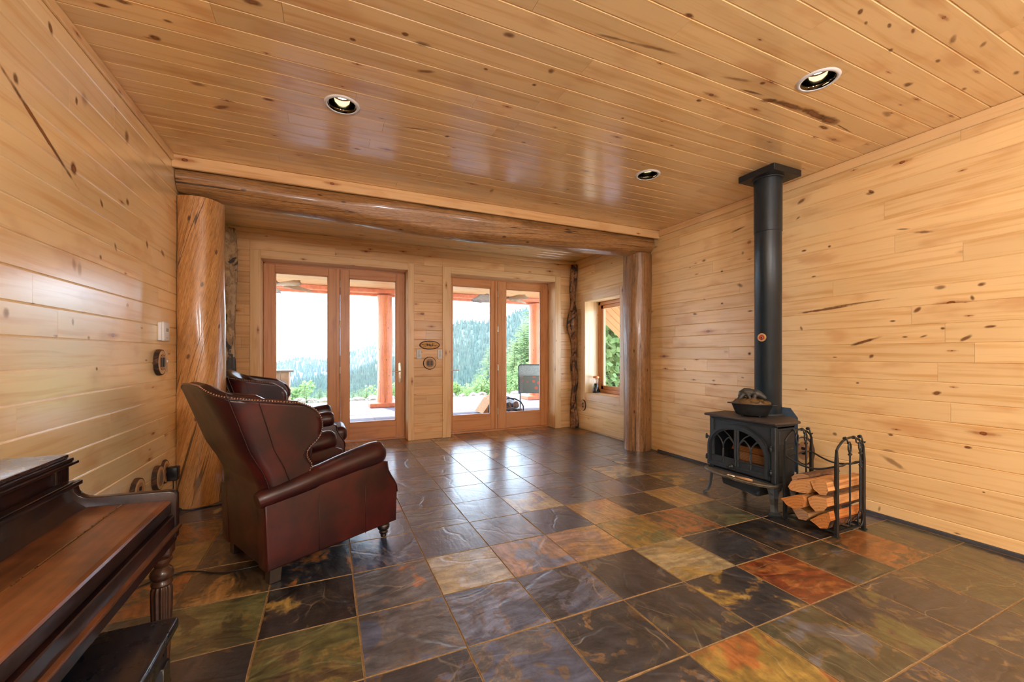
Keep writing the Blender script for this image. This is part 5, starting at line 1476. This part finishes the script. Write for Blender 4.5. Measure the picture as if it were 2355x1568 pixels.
# ceiling fans with leaf blades
M_LEAF = simple('fan_leaf', srgb(176, 162, 140), .6, 0, 20, .1)
M_FANM = simple('fan_bronze', srgb(96, 86, 78), .4, .3, 20, .1)
def fan(x, y, a0, label):
    root = empty('ceiling_fan', (x, y, 2.47), a0, label, 'ceiling fan', 'ceiling fans under the porch roof')
    b = MB(); b.lathe([(0, -.06), (.05, -.06), (.09, -.03), (.10, .02), (.06, .07), (.02, .09), (.015, .29), (.05, .30), (.05, .309)], seg=24); b.obj('motor', M_FANM, root)
    for k in range(5):
        a = 2 * PI * k / 5; M = Rz(a)
        b = MB(); b.tube([M @ Vector((.08, 0, -.01)), M @ Vector((.20, .0, -.005))], .012, 6); b.tube([M @ Vector((.16, -.04, -.004)), M @ Vector((.2, 0, -.002)), M @ Vector((.16, .04, -.004))], .008, 6); b.obj('blade_arm', M_FANM, root)
        b = MB(); n = 14; R = []
        for i in range(n + 1):
            f = i / n; xx = .16 + .52 * f; w = .13 * math.sin(PI * min(1, f * .92 + .08)) ** .7 * (1 + .12 * math.cos(f * 20))
            dz = .03 * math.sin(f * PI) - .05 * f
            k_ = w * .55; w *= 1.25
            R.append([M @ Vector((xx, -w, dz - .02 - k_)), M @ Vector((xx, 0, dz + .005)), M @ Vector((xx, w, dz - .02 + k_)), M @ Vector((xx, w, dz - .026 + k_)), M @ Vector((xx, 0, dz - .001)), M @ Vector((xx, -w, dz - .026 - k_))])
        b.loft(R, smooth=True); b.obj('blade', M_LEAF, root)
fan(-.90, 8.35, .45, 'leaf-bladed ceiling fan under the porch roof, seen through the left door')
fan(3.52, 8.40, .25, 'leaf-bladed ceiling fan under the porch roof, seen through the right door')
# lounge chair
def lounge():
    root = empty('patio_chair', (4.10, 8.05, -.03), math.radians(62), 'patio chair with grey sling back and coral cushions outside the right door', 'chair')
    mt = simple('chair_frame', srgb(96, 104, 104), .4, .4, 30, .1)
    sl = simple('grey_sling', srgb(158, 166, 160), .8, 0, 30, .15)
    m, t = newmat('coral_print'); o = t.obj(); v = t.vor(o, 9, 'F1').outputs['Distance']
    t.out(t.mix(t.sstep(v, .3, .42), srgb(204, 104, 82), srgb(112, 116, 104)), .85); pr_ = m
    co = simple('coral_fabric', srgb(206, 98, 84), .85, 0, 30, .1)
    # local: +x forward, y width
    for s in (-.29, .29):
        b = MB(); b.tube([(-.42, s, 1.0), (-.36, s, .80), (-.24, s, .44), (-.10, s, .40), (.30, s, .44), (.36, s, .42), (.34, s, .2), (.40, s, .02), (-.30, s, .015)], .014, 8)
        b.tube([(-.33, s, .70), (-.20, s, .64), (-.05, s, .66), (.18, s, .67), (.28, s, .65), (.30, s, .58), (.29, s, .43)], .016, 8); b.obj('side_frame', mt, root)
        b = MB(); b.box(-.05, .24, s - .03, s + .03, .665, .69, bev=.01); b.obj('arm_pad', mt, root)
    b = MB(); b.tube([(-.42, -.29, 1.0), (-.43, -.26, 1.03), (-.43, .26, 1.03), (-.42, .29, 1.0)], .014, 8); b.obj('top_rail', mt, root)
    b = MB(); b.prism([(-.425, 1.02), (-.36, .80), (-.245, .45), (-.235, .45), (-.35, .80), (-.415, 1.02)], -.28, .28, 'y'); b.prism([(-.24, .44), (-.10, .40), (.32, .44), (.32, .45), (-.10, .412), (-.23, .452)], -.28, .28, 'y'); b.obj('sling', sl, root)
    b = MB(); b.prism([(-.40, .98), (-.32, .95), (-.16, .52), (-.24, .48)], -.26, .26, 'y', bev=.02); b.obj('back_cushion', co, root)
    b = MB(); b.prism([(-.20, .43), (-.20, .53), (.32, .56), (.34, .46)], -.27, .27, 'y', bev=.02); b.obj('seat_cushion', co, root)
    b = MB(); b.prism([(-.44, .78), (-.40, .79), (-.26, .46), (-.30, .45)], -.20, .20, 'y', bev=.01); b.obj('printed_pillow', pr_, root)
lounge()
# outdoor firewood holder
def outrack():
    root = empty('log_holder', (3.25, 7.55, -.03), 0, 'dark round-topped outdoor log holder just outside the right door', 'rack')
    for y in (-.17, .17):
        b = MB(); b.tube([(-.30, y, 0), (-.30, y, .22), (-.24, y, .31), (-.12, y, .37), (.0, y, .39), (.12, y, .37), (.24, y, .31), (.30, y, .22), (.30, y, 0)], .014, 8); b.obj('hoop', M_IRONB, root)
    for x in (-.28, .28):
        b = MB(); b.tube([(x, -.17, .04), (x, .17, .04)], .010, 8); b.obj('rail', M_IRONB, root)
outrack()
k = 0
for (x, z, r_) in ((3.11, .045, .075), (3.28, .045, .075), (3.43, .05, .07), (3.19, .175, .075), (3.35, .180, .075)):
    b = MB(); b.loft(logshape((x, 7.30, z + r_ - .025), (x + .02, 7.80, z + r_ - .025), r_ * .92, 8, 14, k, .008, None), smooth=False)
    o = b.obj('firewood_log', [M_FBARK]); k += 1
    tag(o, 'round log in the outdoor holder beyond the right door', 'log', 'logs in the outdoor holder')
b = MB(); b.prism([(2.90, .0), (3.10, .28), (3.22, .34), (3.26, .26), (3.02, -.02)], 7.95, 8.45, 'y', bev=.01); 
tag(b.obj('firewood_log', [FW[0]]), 'split log leaning behind the outdoor log holder', 'log')
# wooden box stand seen through the left door
def stand():
    root = empty('wooden_planter', (-1.10, 9.55, -.03), .1, 'brown wooden planter stand on the patio seen past the rear armchair', 'planter')
    wd = simple('planter_wood', srgb(150, 112, 78), .7, 0, 8, .2)
    b = MB()
    for k in range(5): b.box(-.36 + k * .145, -.36 + k * .145 + .138, -.30, .30, .10, .90, bev=.004)
    b.obj('box', wd, root)
    b = MB(); b.box(-.42, .44, -.36, .36, .90, .93, bev=.004); b.obj('rim', simple('planter_rim', srgb(110, 92, 74), .6), root)
    for x in (-.34, .34):
        for y in (-.28, .28):
            b = MB(); b.box(x - .03, x + .03, y - .03, y + .03, 0, .12); b.obj('leg', wd, root)
    b = MB(); b.box(.36, .385, -.32, -.28, .05, .90); b.obj('corner_strip', simple('strip_pink', srgb(226, 176, 150), .6), root)
stand()
# eave of the roof slope outside the alcove window
b = MB(); r7 = random.Random(5)
kx = -.86
M_SOF = pine('soffit_boards', srgb(206, 140, 88), srgb(184, 116, 70), srgb(160, 96, 56), .6, 0, (), .2, 'xy', .12)
yy = 4.98
for k in range(8):
    y0 = yy + k * .19
    A = [(4.25, 2.30), (6.6, 2.30 - 2.35 * .8)]
    b.prism([(A[0][0], A[0][1]), (A[1][0], A[1][1]), (A[1][0] + .02, A[1][1] + .025), (A[0][0] + .02, A[0][1] + .025)], y0 + .012, y0 + .178, 'y')
M_GAP = simple('pale_batten', srgb(250, 226, 190), .6)
b.obj('roof_eave', M_SOF)
tag(bpy.data.objects['roof_eave'], kind='structure')
b = MB(); b.prism([(4.275, 2.33), (6.625, 2.33 - 2.35 * .8), (6.65, 2.36 - 2.35 * .8), (4.30, 2.36)], 4.98, 6.50, 'y')
tag(b.obj('roof_sheathing', M_GAP), kind='structure')

# boulders at the patio edge
M_BOULD = simple('boulder', srgb(150, 140, 122), .9, 0, 3, .3, .6, bscale=9)
r8 = random.Random(12)
protos = []
for k in range(3):
    b = MB(); t_ = bmesh.new(); bmesh.ops.create_icosphere(t_, subdivisions=3, radius=1)
    for v in t_.verts:
        n = noise.noise(v.co * 1.3 + Vector((k * 9, 0, 0))) * .35 + noise.noise(v.co * 3 + Vector((k * 5, 3, 0))) * .12
        v.co = v.co * (1 + n); v.co.z = max(v.co.z, -.5) * .7
    b.merge(t_); protos.append(b.obj('boulder', M_BOULD))
xs_ = -3.2; n_ = 0
spots = []
while xs_ < 8.2:
    s_ = r8.uniform(.15, .27); spots.append((xs_, 12.0 + r8.uniform(-.2, .3) + (.35 if xs_ < 0 else 0), s_)); xs_ += s_ * r8.uniform(1.5, 2.1)
for i, (x, y, s_) in enumerate(spots):
    o = protos[i] if i < 3 else protos[i % 3].copy()
    if i >= 3: COL.objects.link(o)
    o.location = (x, y, -.14 + s_ * .25); o.scale = (s_, s_ * .8, s_ * .9); o.rotation_euler = (0, 0, r8.uniform(0, 6))
    tag(o, 'pale rounded boulder in the row along the patio edge', 'boulder', 'boulders along the patio edge')
# ground beyond and forested hills
ridge_near = RIDGE_NEAR
ridge_far = RIDGE_FAR
M_GND = simple('dry_ground', srgb(150, 142, 100), .95, 0, .5, .2)
M_HILL = simple('hill_ground', (.085,.11,.075), .95, 0, .05, .3)
M_FIR = simple('fir_needles', (.075,.105,.070), .9, 0, .3, .35)
M_FIRFAR = simple('far_fir', (.06,.085,.07), .9, 0, .03, .3)
def slope_mesh(name, ridge, ya, yb, e0, mat, drop=0.25):
    b = MB(); NX, NY = 70, 26; g = []
    t0, t1 = -0.45, 1.0
    for j in range(NY + 4):
        row = []
        for i in range(NX + 1):
            t = t0 + (t1 - t0) * i / NX
            R = interp(ridge, t)
            f = min(j / NY, 1.0); y = ya + (yb - ya) * (j / NY)
            e = e0 + (R - e0) * f ** .9
            e += (noise.noise(Vector((t * 9, y / (yb) * 5, 1))) * .010) * math.sin(PI * f)
            z = CAMH + e * y - (max(0, y - yb) * drop)
            row.append(b.bm.verts.new((t * y, y, z)))
        g.append(row)
    for j in range(NY + 3):
        for i in range(NX): b.face([g[j][i], g[j][i + 1], g[j + 1][i + 1], g[j + 1][i]], None, 0, True)
    pts = [[v.co.copy() for v in r] for r in g]
    return tag(b.obj(name, mat), kind='structure'), pts
def forest(name, pts, n, h, seed, mat, label, NY=26):
    r9 = random.Random(seed); b = MB()
    NX = len(pts[0]) - 1
    for _ in range(n):
        fi = r9.uniform(0, NX); fj = r9.uniform(0, 1) ** .8 * NY
        i, j = min(int(fi), NX - 1), min(int(fj), NY - 1)
        a, c = fi - i, fj - j
        p = pts[j][i].lerp(pts[j][i + 1], a).lerp(pts[j + 1][i].lerp(pts[j + 1][i + 1], a), c)
        hh = h * r9.uniform(.5, 1.3); w = hh * r9.uniform(.16, .24); a0 = r9.uniform(0, 3)
        for (zb, zt, ws) in ((.05, .55, 1), (.3, .8, .72), (.55, 1.05, .45)):
            tip = b.bm.verts.new(p + Vector((0, 0, hh * zt)))
            ring = [b.bm.verts.new(p + Vector((math.cos(a0 + q * PI * 2 / 5) * w * ws, math.sin(a0 + q * PI * 2 / 5) * w * ws, hh * zb))) for q in range(5)]
            for q in range(5): b.face([ring[q], ring[(q + 1) % 5], tip])
    return tag(b.obj(name, mat, recalc=False), label, 'forest', None, 'stuff')
b = MB(); g = []
for j in range(20):
    y = 11.6 + j * 3.2; z = -.12 - max(0, (y - 12.6)) * .22
    g.append([b.bm.verts.new((x * (1 + (y - 11.6) * .03), y, z - noise.noise(Vector((x * .4, y * .4, 0))) * .1)) for x in [(-8 + k * .9) for k in range(26)]])
for j in range(19):
    for i in range(25): b.face([g[j][i], g[j][i + 1], g[j + 1][i + 1], g[j + 1][i]], None, 0, True)
tag(b.obj('meadow', M_GND), kind='structure')
_, pn = slope_mesh('near_hill', ridge_near, 170, 430, -.135, M_HILL)
_, pf = slope_mesh('far_hill', ridge_far, 500, 1100, -.09, M_HILL)
forest('near_forest', pn, 14000, 5.5, 1, M_FIR, 'dense conifer forest covering the near mountainside behind both doors')
forest('far_forest', pf, 9000, 9.0, 2, M_FIRFAR, 'hazy blue conifer forest on the farthest mountain ridge, seen through the left door')
# individual trees
M_TRUNK = simple('tree_trunk', srgb(110, 84, 62), .9, 0, 10, .3)
def foliage_mat(name, c1, c2):
    m, t = newmat(name); o = t.obj(); n = t.noise(o, 2.5, 4, .7)
    c = t.mix(t.sstep(n, .35, .65), srgb(*c1), srgb(*c2))
    bs = t.out(c, .8, 0); 
    tr = t.n('ShaderNodeBsdfTranslucent'); t.l(c, tr.inputs[0]); mx = t.n('ShaderNodeMixShader'); mx.inputs[0].default_value = .45
    t.l(bs.outputs[0], mx.inputs[1]); t.l(tr.outputs[0], mx.inputs[2])
    for nd in t.t.nodes:
        if nd.type == 'OUTPUT_MATERIAL': t.l(mx.outputs[0], nd.inputs[0])
    return m
M_PINEF = foliage_mat('pine_foliage', (112, 132, 88), (160, 174, 118))
M_BROAD = foliage_mat('aspen_foliage', (116, 140, 84), (156, 172, 112))
def conifer(seed, H):
    r = random.Random(seed); root = empty('pine_tree')
    b = MB(); b.tube([(0, 0, -.3), (0, 0, H * .5), (0, 0, H * .97)], [H * .022, H * .014, .01], 8); b.obj('trunk', M_TRUNK, root)
    b = MB(); nz = int(H * 9)
    for i in range(nz):
        f = i / nz; z = H * (.10 + .88 * f); L = H * .30 * (1 - f) ** .8 + .14
        for k in range(r.randint(9, 12)):
            a = r.uniform(0, 2 * PI); l = L * r.uniform(.6, 1.1)
            d = Vector((math.cos(a), math.sin(a), -.18)); s = Vector((-math.sin(a), math.cos(a), 0))
            p = Vector((0, 0, z))
            for q in range(5):
                c0 = p + d * l * (q / 5 + .1); w = l * .24 * (1 - q / 6)
                for sg in (-1, 1):
                    tip = c0 + d * l * .22 + s * sg * w + Vector((0, 0, r.uniform(-.02, .06) * l))
                    v = [b.bm.verts.new(c0), b.bm.verts.new(c0 + d * l * .13 + Vector((0, 0, .05 * l))), b.bm.verts.new(tip)]
                    b.face(v)
    b.obj('foliage', M_PINEF, root, recalc=False)
    return root
def broadleaf(seed, H):
    r = random.Random(seed); root = empty('leafy_tree')
    b = MB(); b.tube([(0, 0, -.3), (.02, 0, H * .4), (0, 0.03, H * .85)], [H * .025, H * .015, .01], 8); b.obj('trunk', M_TRUNK, root)
    b = MB()
    blobs = [(r.gauss(0, .17) * H, r.gauss(0, .17) * H, H * r.uniform(.25, .95), H * r.uniform(.10, .2)) for _ in range(16)]
    for _ in range(int(1600)):
        bx, by, bz, br = r.choice(blobs)
        d = Vector((r.gauss(0, 1), r.gauss(0, 1), r.gauss(0, 1))).normalized()
        c = Vector((bx, by, bz)) + d * br * r.uniform(.6, 1.05)
        s = H * .028; u = Vector((r.gauss(0, 1), r.gauss(0, 1), r.gauss(0, 1))).normalized(); w = u.orthogonal().normalized()
        b.face([b.bm.verts.new(c + u * s), b.bm.verts.new(c + w * s), b.bm.verts.new(c - u * s * .9), b.bm.verts.new(c - w * s * .8)])
    b.obj('foliage', M_BROAD, root, recalc=False)
    return root
def gz(y): return -.12 - max(0, (y - 12.6)) * .22
def ztop(t, y, py): return CAMH + (813.4 - py) / 945.8 * (.4086 * t + .9127) * y
c1 = conifer(1, 6.0); c3 = conifer(2, 6.0); l1 = broadleaf(3, 3.0)
# (kind, x/y, y, height, label)
TREES = [('c', .502, 24, 694, 'tall pine tree at the right edge of the right door, highest of the near trees'),
 ('c', .483, 27, 738, 'pale green pine tree behind the patio chair'), ('d', .462, 25, 762, 'bushy pine tree directly behind the patio chair'), ('c', .53, 26, 735, 'pine tree partly hidden by the right porch post'),
 ('d', .440, 28, 778, 'slim pine tree left of the patio chair'), ('c', .386, 34, 790, 'young pine tree in the middle of the right door view'), ('d', .475, 20, 815, 'low pine tree beyond the outdoor log holder'),
 ('l', .36, 22, 872, 'low leafy bush beyond the patio, middle of the right door'), ('l', .293, 20, 884, 'leafy bush at the left edge of the right door view'), ('l', .445, 19, 862, 'pale leafy bush behind the patio chair arm'),
 ('l', .505, 20, 840, 'tall leafy bush right of the patio chair back'), ('d', .41, 27, 826, 'dark young pine tree behind the middle bar of the right door'), ('c', .345, 36, 858, 'small pine tree at the foot of the slope in the right door'),
 ('c', .455, 22, 800, 'middle sized pine tree just left of the patio chair back'), ('d', .498, 30, 730, 'distant tall pine tree between the patio chair and the porch post')]
for args in TREES[:]:
    kd, t_, y, py_, lab = args; H = (ztop(t_, y, py_) - gz(y)) * 1.03
    src, h0 = {'c': (c1, 6.0), 'd': (c3, 6.0), 'l': (l1, 3.0)}[kd]
    o = src if 'label' not in src else copy_tree(src)
    o.location = (t_ * y, y, gz(y)); s_ = H / h0; o.scale = (s_, s_, s_); o.rotation_euler = (0, 0, y * 1.7)
    tag(o, lab, 'tree')
r10 = random.Random(8)
for k in range(30):
    t_ = -.12 + .33 * (k + r10.random() * .8) / 30; y = r10.uniform(30, 52); kd = r10.choice('cdlc')
    src, h0 = {'c': (c1, 6.0), 'd': (c3, 6.0), 'l': (l1, 3.0)}[kd]
    H = ztop(t_, y, r10.uniform(882, 912)) - gz(y)
    o = copy_tree(src); o.location = (t_ * y, y, gz(y)); s_ = H / h0; o.scale = (s_, s_, s_); o.rotation_euler = (0, 0, k)
    tag(o, 'young green tree in the row just beyond the boulders, left door', 'tree', 'young trees beyond the boulders')
for k in range(14):
    y = 16.5 + (k // 7) * 4 + r10.uniform(-.5, .5); x = y * (.70 + .05 * (k % 7)) + r10.uniform(-.3, .3)
    kd = 'cdl'[k % 3] if k > 6 else 'l'; src, h0 = {'c': (c1, 6.0), 'd': (c3, 6.0), 'l': (l1, 3.0)}[kd]; H = r10.uniform(4.5, 6.5)
    o = copy_tree(src); o.location = (x, y, gz(y)); s_ = H / h0; o.scale = (s_, s_, s_); o.rotation_euler = (0, 0, k)
    tag(o, 'green tree outside the alcove window', 'tree', 'trees outside the alcove window')
# haze in the valley
def haze():
    m = bpy.data.materials.new('valley_haze'); t = NT(m)
    v = t.n('ShaderNodeVolumeScatter'); v.inputs['Color'].default_value = (.80, .92, 1, 1); v.inputs['Density'].default_value = HAZE_D; v.inputs['Anisotropy'].default_value = 0.0
    o = t.n('ShaderNodeOutputMaterial'); t.l(v.outputs[0], o.inputs[1])
    b = MB(); b.box(-700, 1400, 70, 1300, -220, 300)
    tag(b.obj('valley_haze', m), 'pale blue haze hanging in the valley', 'haze', None, 'stuff')
if HAZE_D > 0: haze()

# ------------------------------------------------------------------ sky, sun, added fill light
w = bpy.data.worlds.new('sky'); scene.world = w; w.use_nodes = True
nt = w.node_tree; nt.nodes.clear()
tc = nt.nodes.new('ShaderNodeTexCoord'); sp = nt.nodes.new('ShaderNodeSeparateXYZ'); nt.links.new(tc.outputs['Generated'], sp.inputs[0])
rp = nt.nodes.new('ShaderNodeValToRGB'); nt.links.new(sp.outputs[2], rp.inputs[0])
rp.color_ramp.elements[0].position = 0.0; rp.color_ramp.elements[0].color = (.66, .84, 1, 1)
rp.color_ramp.elements[1].position = .8; rp.color_ramp.elements[1].color = (.42, .68, 1, 1)
bg = nt.nodes.new('ShaderNodeBackground'); nt.links.new(rp.outputs[0], bg.inputs[0]); bg.inputs[1].default_value = SKY
wo = nt.nodes.new('ShaderNodeOutputWorld'); nt.links.new(bg.outputs[0], wo.inputs[0])
sd = bpy.data.lights.new('sun', 'SUN'); sd.energy = SUN; sd.angle = math.radians(.6); sd.color = (1, .95, .86)
so = bpy.data.objects.new('sun', sd); COL.objects.link(so)
so.rotation_euler = Vector((-.25, 1, 1.36)).to_track_quat('Z', 'Y').to_euler()
def area(name, loc, rot, sx, sy, e, col, portal=False):
    d = bpy.data.lights.new(name, 'AREA'); d.shape = 'RECTANGLE'; d.size = sx; d.size_y = sy; d.energy = e; d.color = col
    if portal: d.cycles.is_portal = True
    o = bpy.data.objects.new(name, d); COL.objects.link(o); o.location = loc; o.rotation_euler = rot
    return o
# unseen fill lights added behind the viewpoint to brighten the room
for i, (x, y, z, e) in enumerate(FILL_LIGHTS):
    d = bpy.data.lights.new('fill_light', 'POINT'); d.energy = e; d.shadow_soft_size = .22; d.color = (.90, .95, 1)
    o = bpy.data.objects.new('fill_light', d); COL.objects.link(o); o.location = (x, y, z)
cam = bpy.data.cameras.new('camera'); co_ = bpy.data.objects.new('camera', cam); COL.objects.link(co_)
co_.location = (0, 0, CAMH); co_.rotation_euler = (PI / 2, 0, -0.4208)
cam.sensor_width = 36; cam.lens = 14.457; cam.shift_y = 0.0125; cam.clip_start = .02; cam.clip_end = 5000
scene.camera = co_
vs = scene.view_settings; vs.view_transform = 'Standard'; vs.look = 'None'; vs.gamma = 1; vs.exposure = EXPO; vs.use_curve_mapping = False
cy = scene.cycles
cy.use_denoising = True; cy.use_light_tree = False; cy.max_bounces = 7; cy.diffuse_bounces = 4; cy.glossy_bounces = 3; cy.transparent_max_bounces = 24; cy.transmission_bounces = 4
cy.sample_clamp_indirect = 6; cy.caustics_reflective = False; cy.caustics_refractive = False; cy.volume_bounces = 0
cy.use_adaptive_sampling = True; cy.adaptive_threshold = 0.04
